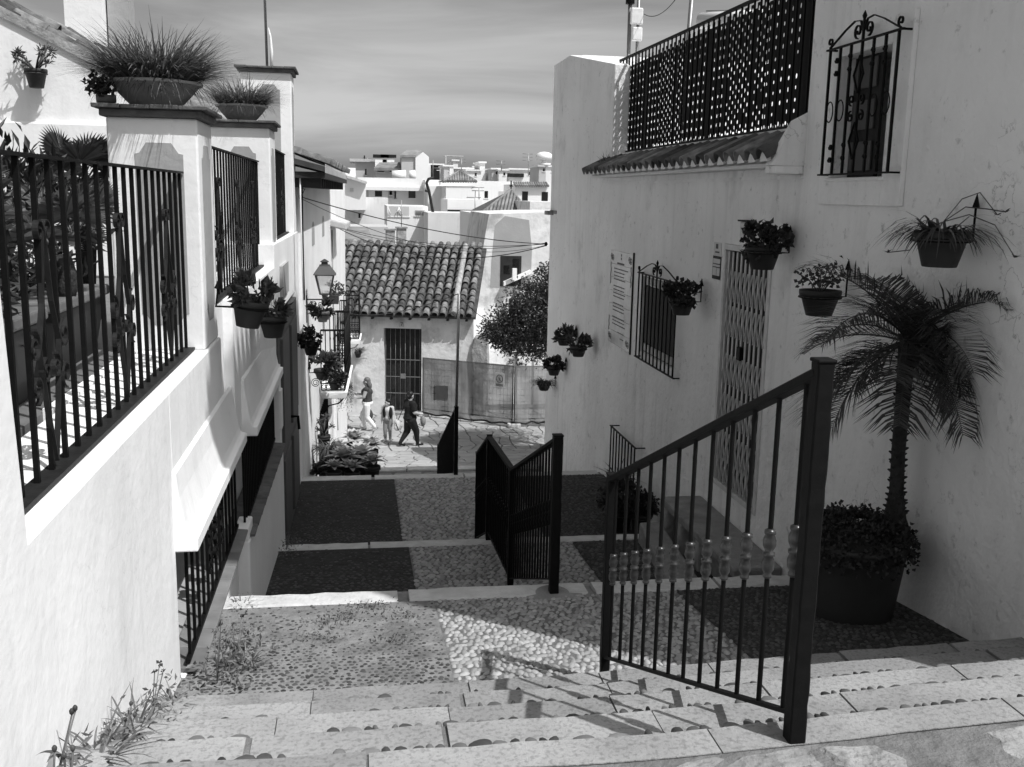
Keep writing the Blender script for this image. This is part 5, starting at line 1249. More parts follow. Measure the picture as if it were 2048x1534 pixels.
def foliage(kind, c, r, parent):
    c = np.array(c, float)
    if kind == 'geranium':
        b = bush(c+np.array((0, 0, r*.55)), (r*1.35, r*1.35, r*.75), 520, .05*r/.12, .045*r/.12); b.build('foliage', M['leafdark'], parent, kind='stuff')
        MB().tube([c-np.array((0, 0, .05)), c+np.array((0, 0, r*.6))], .008, 5).build('stem', M['wood2'], parent)
        P = c+rdirs(26)*np.array((r*1.3, r*1.3, r*.6))+np.array((0, 0, r*.75)); leaves(P, rdirs(26), .018, .018).build('blossoms', M['flower'], parent, kind='stuff')
    elif kind == 'broad':
        b = bush(c+np.array((0, 0, r*.5)), (r*1.3, r*1.3, r*.75), 330, .085*r/.12, .042*r/.12, .4); b.build('foliage', M['leaf'], parent, kind='stuff')
    elif kind == 'sparse':
        b = MB()
        for i in range(9):
            a = nr.uniform(0, 6.3); p = [c, c+np.array((math.cos(a)*r*.6, math.sin(a)*r*.6, r*.7)), c+np.array((math.cos(a)*r*1.1, math.sin(a)*r*1.1, r*nr.uniform(.5, 1.5)))]
            MB().tube(p, .004, 4).build('stem', M['wood2'], parent); leaves(np.repeat([p[2], p[1]], 7, 0)+nr.normal(size=(14, 3))*.022, rdirs(14), .035, .03, b)
        b.build('foliage', M['leafdark'], parent, kind='stuff')
    elif kind == 'spider':
        b = blades(c, 150, r*2.5, .015*r/.12, 1.3, 1.9, rad=r*.6); b.build('foliage', M['leaf'], parent, kind='stuff')
    elif kind == 'trailing':
        b = bush(c+np.array((0, 0, r*.2)), (r*1.2, r*1.2, r*.8), 500, .035, .012); 
        for i in range(60):
            a = nr.uniform(0, 6.3); q = c+np.array((math.cos(a)*r*1.1, math.sin(a)*r*1.1, 0)); n = nr.randint(6, 22); P = q+np.stack([nr.normal(size=n)*.015, nr.normal(size=n)*.015, -np.linspace(0, nr.uniform(.1, .5), n)], 1); leaves(P, rdirs(n)+np.array((0, 0, -.8)), .04, .01, b)
        b.build('foliage', M['leaf'], parent, kind='stuff')
    elif kind == 'tuft':
        b = MB()
        for i in range(8):
            a = nr.uniform(0, 6.3); e = c+np.array((math.cos(a)*r*1.4, math.sin(a)*r*1.4, r*nr.uniform(.6, 2.2))); MB().tube([c, (c+e)/2+np.array((0, 0, .02)), e], [.012, .01, .008], 5).build('stem', M['leaf'], parent)
            leaves(np.repeat([e], 22, 0)+nr.normal(size=(22, 3))*.012, rdirs(22)+np.array((0, 0, .2)), .07, .018, b)
        b.build('foliage', M['leaf'], parent, kind='stuff')
def potted(name, label, px, pyr, off, r, h, kind, plane, top=None, group=None, m='pot', bracket=True):
    """pot whose rim centre lies under pixel (px, pyr); plane(off) gives the 3D point"""
    c = plane(px, pyr, off); base = c-np.array((0, 0, h)); o = thing(name, label, 'potted plant', tuple(base), group)
    pot(base, r, h, o, m); foliage(kind, c-np.array((0, 0, .03)), r, o)
    return o, base
# ---- pots on arrow brackets along the right wall
GR = 'flower pots hung on the right wall'
RP = [(1885, 462, .118, .16, 'spider', (1952, 415), 'spider plant in a dark pot on an arrow bracket, highest at the far right'),
      (1527, 492, .115, .15, 'geranium', (1580, 470), 'geranium pot on an arrow bracket over the scissor gate'),
      (1641, 580, .115, .145, 'sparse', (1696, 540), 'nearly bare pot with wilted stems beside the palm top'),
      (1364, 595, .105, .14, 'geranium', (1403, 572), 'round leafy pot in front of the barred window by the plaque'),
      (1157, 692, .10, .125, 'broad', (1180, 680), 'leafy pot lower right of a pair left of the plaque'),
      (1128, 672, .10, .12, 'broad', (1152, 660), 'leafy pot upper left of a pair left of the plaque'),
      (1108, 732, .10, .125, 'geranium', (1130, 722), 'flat-topped leafy pot near the right house corner'),
      (1088, 764, .10, .12, 'spider', (1105, 752), 'lowest spider plant pot at the right house corner')]
for (px, py, r, h, kind, top, lab) in RP:
    X = 3.16; r *= 1.22; h *= 1.22
    if px < 1135: X = 3.20
    c = onx(px, py, X); t = onx(top[0], top[1], 3.375); t[1] = min(t[1], c[1]+.05) if False else t[1]
    if px < 1120: t = np.array((3.375, c[1]-.12, t[2]))
    base = c-np.array((0, 0, h)); o = thing('hanging_pot', lab, 'potted plant', tuple(base), GR)
    pot(base, r, h, o); foliage(kind, c-np.array((0, 0, .03)), r, o); arrow_bracket(o, t, base, r, h, WR, 0)
    if kind == 'spider' and r > .13:           # long runners with plantlets
        for (q0, q1) in (((1990, 450), (2030, 515)), ((1820, 500), (1775, 505)), ((1960, 385), (1995, 430)), ((1975, 418), (2012, 424))):
            a, e = onx(*q0, 3.2), onx(*q1, 3.22); MB().tube([c+np.array((0, 0, .05)), (c+a)/2+np.array((0, 0, .07)), a, e], .003, 4).build('runner', M['leaf'], o); blades(e, 12, .05, .008, 1.2, 1.0, rad=.005).build('plantlet', M['leaf'], o, kind='stuff')
# ---- pots on the garden wall and on the white house
GL = 'flower pots hung on the left walls'
for (px, py, Y, r, h, kind, lab, bp) in ((493, 600, 6.45, .112, .17, 'broad', 'big leafy pot tilted on a bracket, first on the left wall', (424, 575)), (545, 632, 8.1, .11, .17, 'broad', 'leafy pot just behind the first hanging pot on the left wall', None)):
    c = ony(px, py, Y); base = c-np.array((0, 0, h)); o = thing('hanging_pot', lab, 'potted plant', tuple(base), GL); p_ = pot(base, r, h, o); foliage(kind, c+np.array((0, 0, .0)), r*.92, o)
    arrow_bracket(o, (XL(Y)+.02, Y-.18, c[2]+.06), base, r, h, 0, 0)
    if px == 493: o.rotation_euler = (0, R(9), 0)
for (px, py, off, r, h, kind, lab) in ((622, 686, .16, .085, .13, 'geranium', 'leafy pot highest on the white house, under the lantern'), (645, 738, .20, .10, .12, 'broad', 'bushy wide pot below the nearest balcony'), (669, 760, .25, .085, .13, 'geranium', 'dark pot with small flowers, third along the white house'), (690, 772, .28, .08, .10, 'trailing', 'trailing plant basket furthest along the white house'), (645, 622, .27, .075, .12, 'broad', 'pale pot hanging under the lantern bracket')):
    r *= 1.22; h *= 1.2; c = fpix(px, py, off); base = c-np.array((0, 0, h)); o = thing('hanging_pot', lab, 'potted plant', tuple(base), GL); pot(base, r, h, o, 'potlight' if px == 645 and py < 700 else 'pot'); foliage(kind, c-np.array((0, 0, .02)), r*1.25, o)
    if not (px == 645 and py < 700): arrow_bracket(o, (XF(c[1])+.02, c[1]-.08, c[2]+.02), base, r, h, 0, 0)
    if py == 738: MB().ribbon([(c[0]-.1+.07*(1-.75*i/30)*math.cos(i*.45), c[1]+.02, base[2]-.06+.07*(1-.75*i/30)*math.sin(i*.45)) for i in range(31)], .016, .008, (0, 1, 0)).build('scroll', M['iron'], o)
# ---- villa wall pot, small pot on the pillar
c = ony(71, 138, vy-.16); base = c-np.array((0, 0, .19)); o = thing('hanging_pot', 'dark pot of tufted succulents on the sunlit villa wall', 'potted plant', tuple(base), GL); pot(base, .112, .19, o); foliage('tuft', c-np.array((0, 0, .03)), .13, o)
MB().tube([c+np.array((0, .1, -.06)), (c[0], vy, c[2]-.06)], .008).build('bracket', M['iron'], o)
c = ony(212, 192, 6.35); base = c-np.array((0, 0, .045)); base[2] = .475; o = thing('small_pot', 'small clay pot with a leafy plant on the pillar edge', 'potted plant', tuple(base)); pot(base, .055, .055, o, 'silltile'); foliage('sparse', base+np.array((0, 0, .04)), .07, o)
# ---- great grass bowls on the pillars
for (px, Y, zt, rr, hb, n, L, lab) in ((312, 6.46, .4735, .265, .15, 2600, .44, 'huge tuft of wild grass in a stone bowl on the nearest pillar'), (483, 10.6, .6735, .25, .155, 1500, .40, 'smaller grass tuft in a stone bowl on the second pillar')):
    c = ony(px, 200, Y); base = np.array((c[0], Y, zt)); o = thing('grass_bowl', lab, 'potted plant', tuple(base), 'grass bowls on the pillars')
    MB().lathe([(rr*.5, 0), (rr*.52, .004), (rr*.78, hb*.5), (rr*.95, hb*.86), (rr*.97, hb*.88)], base, 36).build('bowl', M['bowl'], o)
    MB().lathe([(rr*.97, hb*.881), (rr*1.03, hb*.9), (rr*1.03, hb), (rr*.95, hb*1.02), (rr*.9, hb*.9), (rr*.05, hb*.85)], base, 36).build('rim', M['bowlrim'], o)
    b = blades(base+np.array((0, 0, hb*.85)), n, L, .008, 1.25, .9, rad=rr*.8, up=.95, seg=4); blades(base+np.array((0, 0, hb*.9)), n//12, L*.7, .007, 2.0, 1.9, b, rad=rr*.85, up=.5, seg=4)
    b.build('grass', M['grass'], o, kind='stuff')
# ---- garden behind the fence: planters, fan palms, shrubs
GD = 'garden planters behind the fence'
for (x0, x1, y0, y1, h, lab) in ((-2.1, -1.45, 3.9, 4.9, .42, 'dark rectangular planter nearest the camera behind the iron fence'), (-2.3, -1.5, 5.3, 6.3, .40, 'second dark planter behind the iron fence, by the pillar'), (-3.6, -2.5, 4.2, 6.6, .5, 'large dark planter deep in the garden')):
    o = thing('garden_planter', lab, 'planter', ((x0+x1)/2, (y0+y1)/2, -.97), GD); zb = -.97
    MB().hexa([(x0+.06, y0+.06, zb), (x1-.06, y0+.06, zb), (x1-.06, y1-.06, zb), (x0+.06, y1-.06, zb)], [(x0, y0, zb+h-.06), (x1, y0, zb+h-.06), (x1, y1, zb+h-.06), (x0, y1, zb+h-.06)]).build('box', M['pot'], o, bevel=.01)
    MB().box(x0-.02, x1+.02, y0-.02, y1+.02, zb+h-.059, zb+h).build('rim', M['silltile'], o, bevel=.012)
    b = bush(((x0+x1)/2, (y0+y1)/2, zb+h+.30), ((x1-x0)*.5, (y1-y0)*.5, .42), 1500, .11, .03, .5); b.build('foliage', M['leafdark'], o, kind='stuff')
def fan_palm(label, base, h, n, L, seed):
    base = np.array(base, float); o = thing('fan_palm', label, 'palm', tuple(base), 'fan palms in the garden'); r = random.Random(seed)
    MB().tube([base, base+np.array((.03, 0, h*.5)), base+np.array((0, 0, h))], [.06, .055, .05], 8).build('trunk', M['bark'], o)
    for i in range(n):
        a = 2.4*i+r.uniform(-.3, .3); el = r.uniform(.1, 1.2); d = np.array((math.cos(a)*math.cos(el), math.sin(a)*math.cos(el), math.sin(el))); s0 = base+np.array((0, 0, h)); s1 = s0+d*L*.55; fr = MB().tube([s0, s1], .006, 4).build('frond', M['grass'], o)
        side = nrm(np.cross(d, (0, 0, 1.))); nn_ = np.cross(side, d); b = MB(); m = 30
        for k in range(m):
            t = (k/(m-1)-.5)*math.radians(210); e = d*math.cos(t)+side*math.sin(t); e = nrm(e+nn_*.12*math.cos(t)); w = np.cross(e, nn_)*.007; ln = L*.5*(1-.25*abs(t)/2)
            q = s1+e*ln*.55; tip = s1+e*ln+np.array((0, 0, -.04)); b.add([s1, q-w, tip, q+w], [(0, 1, 2), (0, 2, 3)])
        b.build('leaflets', M['grass'], fr, kind='stuff')
    return o
fan_palm('fan palm with spread leaves showing above the iron fence', (-1.72, 6.7, -.75), .72, 15, .46, 4)
fan_palm('low fan palm deep in the garden behind the bars', (-2.0, 4.5, -.6), .35, 14, .65, 9)
fan_palm('small fan palm poking through the fence by the pillar', (-1.55, 5.6, -.6), .25, 11, .5, 14)
for k, (x, y, lab) in enumerate(((-2.6, 7.2, 'leafy shrub in the garden in front of the villa'), (-3.4, 5.2, 'broad shrub at the left edge of the garden'), (-4.2, 8.4, 'shrub in the far corner of the garden'), (-2.6, 3.5, 'strappy bush at the near end of the garden'))):
    o = thing('garden_shrub', lab, 'shrub', (x, y, -.97), 'shrubs in the garden'); bush((x, y, -.45), (.45, .45, .5), 900, .11, .03, .5).build('foliage', M['leaf'], o, kind='stuff'); MB().tube([(x, y, -.97), (x, y, -.4)], .03).build('stem', M['wood2'], o)
    blades((x, y, -.7), 60, .8, .025, .7, .8, rad=.1).build('long_leaves', M['grass'], o, kind='stuff')

# ---- date palm in the big pot by the right wall
pc = np.array((2.98, 5.42, -2.53)); o = thing('date_palm', 'young date palm in a large dark pot against the right wall', 'palm', tuple(pc))
MB().lathe([(.235, 0), (.24, .005), (.26, .15), (.30, .48), (.31, .50), (.31, .53), (.27, .53), (.27, .5), (.02, .49)], pc, 28).build('pot', M['pot'], o)
b = MB()
for k in range(1):
    n = 2600; a = nr.uniform(0, 6.283, n); rr = .36*np.sqrt(nr.uniform(.05, 1, n)); z = .52+.12*np.sqrt(np.maximum(0, 1-(rr/.38)**2))-np.where(rr > .29, nr.uniform(0, .16, n), 0)+nr.normal(size=n)*.02
    leaves(pc+np.stack([rr*np.cos(a), rr*np.sin(a), z], 1), rdirs(n)+np.array((0, 0, .3)), .032, .026, b)
b.build('ground_cover', M['leafdark'], o, kind='stuff')
tb = ony(1790, 1035, 5.42); tm = ony(1797, 900, 5.42); tt = ony(1815, 690, 5.42); tp_ = ony(1820, 655, 5.42)
path = [tb-np.array((0, 0, .08)), tb, tb+(tm-tb)*.4, tm, tm+(tt-tm)*.5, tt, tp_]; rad = [.10, .065, .042, .04, .043, .05, .035]
tr = MB().tube(path, rad, 12).build('trunk', M['bark'], o)
bs = MB()                                   # leaf-base stubs spiralling up the trunk
for i in range(150):
    t = i/150; f = t*(len(path)-2)+1; k = min(int(f), len(path)-2); p = path[k]+(path[k+1]-path[k])*(f-k); a = i*2.4; e = np.array((math.cos(a), math.sin(a), .35)); r0 = rad[k]+(rad[k+1]-rad[k])*(f-k)
    bs.tube([p+e*r0*.8, p+e*(r0+.016)], [.014, .004], 4, False)
bs.build('leaf_bases', M['bark'], tr, kind='stuff')
rp_ = random.Random(8)
def frond(parent, s0, az, el, L, droop, m='palm', nl=50, lw=.0095):
    p = np.array(s0, float); d = np.array((math.cos(az)*math.cos(el), math.sin(az)*math.cos(el), math.sin(el))); pts = [p]; ds = [d]; sg_ = 14
    for k in range(sg_):
        d = nrm(d+np.array((0, 0, -droop/sg_*(.5+k/sg_)))); p = p+d*L/sg_; pts.append(p); ds.append(d)
    fr = MB().tube(pts, [.007*(1-.8*k/sg_) for k in range(sg_+1)], 4).build('frond', M[m], parent); b = MB()
    for i in range(nl):
        t = .12+.88*i/nl; f = t*sg_; k = min(int(f), sg_-1); q = pts[k]+(pts[k+1]-pts[k])*(f-k); d = ds[k]; s = nrm(np.cross(d, (0, 0, 1.))+1e-6); up_ = np.cross(s, d); ln = L*.52*nr.uniform(.85, 1.1)*math.sin(math.pi*min(1, .25+t*.72))**.6
        for sd in (-1, 1):
            e = nrm(s*sd*1.0+d*.75+up_*.28+nr.normal(size=3)*.09); m1 = q+e*ln*.5; tip = q+e*ln+np.array((0, 0, -ln*nr.uniform(.1, .35))); w = nrm(np.cross(e, up_))*lw*.5; b.add([q-w*.5, q+w*.5, m1+w, m1-w], [(0, 1, 2, 3)]); b.add([m1-w, m1+w, tip], [(0, 1, 2)])
    b.v = [(min(x, 3.375), y, z) for x, y, z in b.v]
    b.build('leaflets', M[m], fr, kind='stuff')
for i in range(24):
    az = i*2.399+rp_.uniform(-.2, .2); el = R(rp_.uniform(-5, 68)) if i > 9 else R(rp_.uniform(-30, 10))
    # fronds towards the wall stay short
    L = rp_.uniform(.62, .82)*(0.72 if math.cos(az) > .45 else 1.0)*(.8 if el > 1 else 1); frond(o, tp_-np.array((0, 0, .09)), az, el, L, rp_.uniform(1.1, 1.9))
# ---- clipped bush pots on terrace three
for (px, py, r, lab) in ((1240, 995, .23, 'round clipped bush in a dark pot below the low grille'), (1283, 1010, .16, 'small dark bush behind the near railing post')):
    c = ony(px, py, 10.75 if px == 1240 else 10.5); base = np.array((c[0], c[1], Z3(0, c[1]))); o = thing('bush_pot', lab, 'potted plant', tuple(base), 'bush pots on the terrace')
    hh = c[2]-base[2]-r*.6; pot(base, r*.75, max(.2, hh), o); bush(c+np.array((0, 0, .0)), (r, r, r*.85), 1600, .045, .03, .2, shell=.3).build('foliage', M['leafdark'], o, kind='stuff')
o = thing('spiky_plant', 'spiky palm tuft in front of the low grille', 'plant', tuple(ony(1228, 950, 11.0))); blades(ony(1236, 965, 11.0), 60, .38, .02, 1.0, 1.0, rad=.03).build('foliage', M['leaf'], o, kind='stuff'); MB().tube([ony(1236, 965, 11.0), ony(1236, 1040, 11.0)], .03).build('stem', M['bark'], o)

# ---- agaves and leafy pots on the steps by the white house
def agave(label, c, r, n, m='leafpale', potr=.115, poth=.3, sq=False):
    c = np.array(c, float); zf_ = -3.85-(c[1]-13.5)*.47 if c[1] < 16.4 else -5.21
    base = np.array((c[0], c[1], zf_)); o = thing('agave_pot', label, 'potted plant', tuple(base), 'agaves by the white house')
    hh = max(.15, c[2]-zf_-.05)
    if sq: MB().hexa([(c[0]-potr*.8, c[1]-potr*.8, zf_), (c[0]+potr*.8, c[1]-potr*.8, zf_), (c[0]+potr*.8, c[1]+potr*.8, zf_), (c[0]-potr*.8, c[1]+potr*.8, zf_)], [(c[0]-potr, c[1]-potr, zf_+hh), (c[0]+potr, c[1]-potr, zf_+hh), (c[0]+potr, c[1]+potr, zf_+hh), (c[0]-potr, c[1]+potr, zf_+hh)]).build('pot', M['pot'], o, bevel=.01)
    else: pot(base, potr, hh, o)
    for i in range(n):
        a = i*2.399; t = i/n; el = .15+1.2*t; d = np.array((math.cos(a)*math.cos(el), math.sin(a)*math.cos(el), math.sin(el))); s = nrm(np.cross(d, (0, 0, 1.))); u = np.cross(s, d); L = r*(1.05-.35*t)
        b = MB(); vs = []
        for k in range(6):
            q = k/5; w = r*.21*math.sin(math.pi*min(1, .22+q*.78))**.8 if q < 1 else .001; p = c+d*L*q+u*(-.25*L*q*q+.02)
            vs += [p-s*w+u*w*.35, p-u*.012*(1-q), p+s*w+u*w*.35]
        fs = []
        for k in range(5): fs += [(3*k, 3*k+1, 3*k+4, 3*k+3), (3*k+1, 3*k+2, 3*k+5, 3*k+4)]
        b.add(vs, fs, True).build('leaf', M[m], o)
    return o
for (px, py, Y, r, lab) in ((722, 912, 14.6, .29, 'largest pale agave in the middle of the pots by the steps'), (688, 918, 14.2, .26, 'pale agave left of the largest one'), (742, 893, 15.6, .25, 'agave nearest the sunny street'), (708, 880, 15.4, .24, 'upper agave behind the pale rosettes'), (676, 897, 15.2, .2, 'small agave at the white house foot'), (668, 936, 13.9, .17, 'lowest left agave beside the third kerb'), (704, 938, 13.95, .19, 'lowest middle agave beside the third kerb'), (745, 925, 14.2, .18, 'lowest right agave beside the third kerb')):
    agave(lab, ony(px, py, Y), r*1.12, 24)
for (px, py, Y, k, lab) in ((650, 930, 14.4, 'broad', 'leafy pot plant at the foot of the white house'), (655, 890, 14.8, 'spider', 'strappy potted plant before the barred recess'), (668, 930, 14.5, 'geranium', 'low flowering pot beside the agaves'), (648, 860, 15.6, 'tuft', 'tall stemmed plant in front of the barred recess')):
    c = ony(px, py, Y); zf_ = -3.85-(Y-13.5)*.47; base = np.array((c[0], Y, zf_)); o = thing('step_pot', lab, 'potted plant', tuple(base), 'leafy pots by the white house'); hh = max(.12, c[2]-zf_-.08); pot(base, .1, hh, o); foliage(k, c-np.array((0, 0, .08)), .15, o)
# ---- spider plant on the cottage wall, plants on the balcony
u_, z_ = hpix(716, 703, -.15); c = H(u_, -.15, z_); o = thing('hanging_pot', 'feathery plant in a small pot on the cottage wall left of the door', 'potted plant', tuple(c-np.array((0, 0, .2)))); pot(c-np.array((0, 0, .2)), .12, .2, o); blades(c, 70, .42, .02, 1.1, 1.2, rad=.05).build('foliage', M['leaf'], o, kind='stuff')
c = fpix(668, 580, .2); o = thing('balcony_plant', 'flowering plant on the nearest balcony, right of the lantern', 'potted plant', tuple(c)); bush(c, (.15, .3, .12), 300, .05, .03).build('foliage', M['leaf'], o, kind='stuff'); MB().box(c[0]-.08, c[0]+.08, c[1]-.25, c[1]+.25, c[2]-.22, c[2]-.08).build('trough', M['pot'], o)
# ---- orange tree
tc_ = np.array((5.25, 27.0, -3.15)); o = thing('orange_tree', 'dense dark orange tree crown above the site fence at the right corner', 'tree', (5.6, 27.0, zs(0, 27)))
MB().tube([(5.6, 27, zs(0, 27)-.05), (5.62, 27, -5.2), (5.5, 27, -4.3), (5.35, 27.0, -3.2)], [.14, .11, .09, .05], 10).build('trunk', M['wood2'], o)
for i in range(7):
    a = i*.9; MB().tube([(5.5, 27, -4.4), (5.4+.5*math.cos(a), 27+.5*math.sin(a), -3.7), (5.3+1.1*math.cos(a), 27+1.1*math.sin(a), -3.1+.2*math.sin(i*2))], [.05, .03, .012], 6).build('limb', M['wood2'], o)
b = MB()
for (dx, dy, dz, rx, rz, n) in ((0, 0, -.1, 1.35, .9, 4200), (-.8, -.2, -.4, .95, .65, 2600), (.8, .1, .1, 1.1, .9, 2000), (-.45, -.4, .35, .85, .5, 1700), (-.05, -.3, .8, .6, .45, 1000), (-1.35, -.1, -.55, .6, .5, 1300), (-.3, -.5, -.75, 1.1, .4, 1900), (.3, -.3, 1.1, .6, .4, 700)):
    bush(tc_+np.array((dx, dy, dz)), (rx, rx, rz), int(n*1.5), .10, .048, .0, b, shell=.35)
b.build('crown', M['leaftree'], o, kind='stuff')

# ---- weeds along the foot of the garden wall
def zstep(y):
    if y > 9: return -3.36
    if y < NOS[0]: return -1.55
    for k in range(1, 5):
        if y < NOS[k]: return NZ[k]
    return Z1(0, y)
WD = 'weeds at the foot of the garden wall'
def weed(label, y, x, kind, s):
    z = zstep(y)-.01; o = thing('weed', label, 'weed', (x, y, z), WD); c = np.array((x, y, z))
    if kind == 'grass': blades(c, 26, .22*s, .009, .9, 1.1, rad=.05).build('blades', M['grass'], o, kind='stuff'); leaves(c+nr.normal(size=(30, 3))*np.array((.05, .07, .02))+np.array((0, 0, .04)), rdirs(30)+np.array((0, 0, .5)), .04*s, .012*s).build('leaves', M['grass'], o, kind='stuff')
    elif kind == 'thistle':
        for i in range(3):
            e = c+np.array((nr.uniform(-.02, .06), nr.uniform(-.08, .1), s*nr.uniform(.16, .34))); MB().tube([c, (c+e)/2+np.array((0, .01, 0)), e], .0028, 4).build('stem', M['grass'], o); MB().lathe([(.002, 0), (.006, .005), (.007, .012), (.003, .018)], e, 8).build('seed_head', M['leaf'], o)
            blades((c+e)/2, 4, .09*s, .018, 1.6, 1.5, rad=.004).build('leaves', M['grass'], o, kind='stuff')
        blades(c, 26, .17*s, .022*s, 1.4, 1.3, rad=.03).build('rosette', M['grass'], o, kind='stuff')
    else:
        n = 120; P = c+nr.normal(size=(n, 3))*np.array((.07, .14, .02))+np.array((.02, 0, .03)); leaves(P, rdirs(n)+np.array((0, 0, .4)), .036*s, .014*s).build('leaves', M['grass'], o, kind='stuff')
        for i in range(3):
            e = c+np.array((nr.uniform(0, .06), nr.uniform(-.12, .12), .2*s)); MB().tube([c, e], .002, 4).build('stem', M['grass'], o); leaves(np.repeat([e], 4, 0), rdirs(4), .02, .015).build('buds', M['leaf'], o, kind='stuff')
for (lab, y, x, k, s) in (('tall thistle with drooping leaf at the bottom left corner', 2.50, -.80, 'thistle', .95), ('broad-leaved weed in the lower left corner', 2.42, -.74, 'thistle', .55), ('grassy weed on the second step at the left wall', 2.95, -.80, 'grass', 1.15), ('upright weed with seed heads on the third step', 3.32, -.82, 'thistle', .6), ('grass tuft on the third step edge by the wall', 3.42, -.80, 'grass', .8), ('low weed on the fourth step at the wall', 3.8, -.82, 'low', .9), ('small grass tuft on the last step by the wall', 4.2, -.82, 'grass', .6), ('leafy weed mat where the wall meets the terrace', 4.85, -.72, 'low', 1.5), ('weed mat beside the tiled sill', 5.1, -.66, 'low', 1.3), ('grassy weed in front of the first barred window', 5.0, -.60, 'grass', .7), ('weed at the left end of the first kerb', 6.1, -.74, 'grass', .5), ('weed at the left end of the second kerb', 9.3, -.7, 'low', .8)):
    weed(lab, y, x, k, s)
mp_ = random.Random(5)
for i in range(9):
    x, y = mp_.uniform(-.75, .3), mp_.uniform(5.2, 6.0); n = 90; c = np.array((x, y, Z1(x, y)+.008)); P = c+nr.normal(size=(n, 3))*np.array((.07, .05, .003))
    leaves(P, rdirs(n)+np.array((0, 0, .4)), .022, .010).build('moss', M['grass'], T1, kind='stuff')
o = thing('weed', 'succulent sprouting at the far end of the tiled eave', 'weed', tuple(onx(1215, 325, 3.3)), None); c = onx(1218, 330, 3.35); blades(c, 40, .22, .012, .8, .6, rad=.08).build('blades', M['leaf'], o, kind='stuff'); bush(c, (.08, .2, .06), 120, .05, .02).build('leaves', M['leaf'], o, kind='stuff')
o = thing('weed', 'small weed on the yard wall top behind the site fence', 'weed', tuple(ony(1032, 700, 34.6)), None); bush(ony(1032, 715, 34.4), (.25, .1, .4), 160, .12, .05).build('leaves', M['leaf'], o, kind='stuff')

# ================================================================== PEOPLE IN THE STREET
def ell(b, c, r, n=12, m=8):
    c = np.array(c, float); vs = []
    for i in range(m+1):
        t = math.pi*i/m
        for k in range(n): a = 2*math.pi*k/n; vs.append(c+np.array((r[0]*math.sin(t)*math.cos(a), r[1]*math.sin(t)*math.sin(a), r[2]*math.cos(t))))
    fs = [(i*n+k, (i+1)*n+k, (i+1)*n+(k+1) % n, i*n+(k+1) % n) for i in range(m) for k in range(n)]
    return b.add(vs, fs, True)
def limb(b, pts, rs, n=10):
    pts = [np.array(p, float) for p in pts]; P = []; Q = []
    for i in range(len(pts)-1):
        for k in range(6): t = k/6; P.append(pts[i]+(pts[i+1]-pts[i])*t); Q.append(rs[i]+(rs[i+1]-rs[i])*t)
    P.append(pts[-1]); Q.append(rs[-1]); b.tube(P, Q, n); ell(b, pts[0], (rs[0],)*3); ell(b, pts[-1], (rs[-1],)*3); return b
def solid(b, name, m, parent, vox):
    o = b.build(name, m, parent); md = o.modifiers.new('skin', 'REMESH'); md.mode = 'VOXEL'; md.voxel_size = vox; md.use_smooth_shade = True
    s = o.modifiers.new('smooth', 'SMOOTH'); s.factor = .5; s.iterations = 3; return o
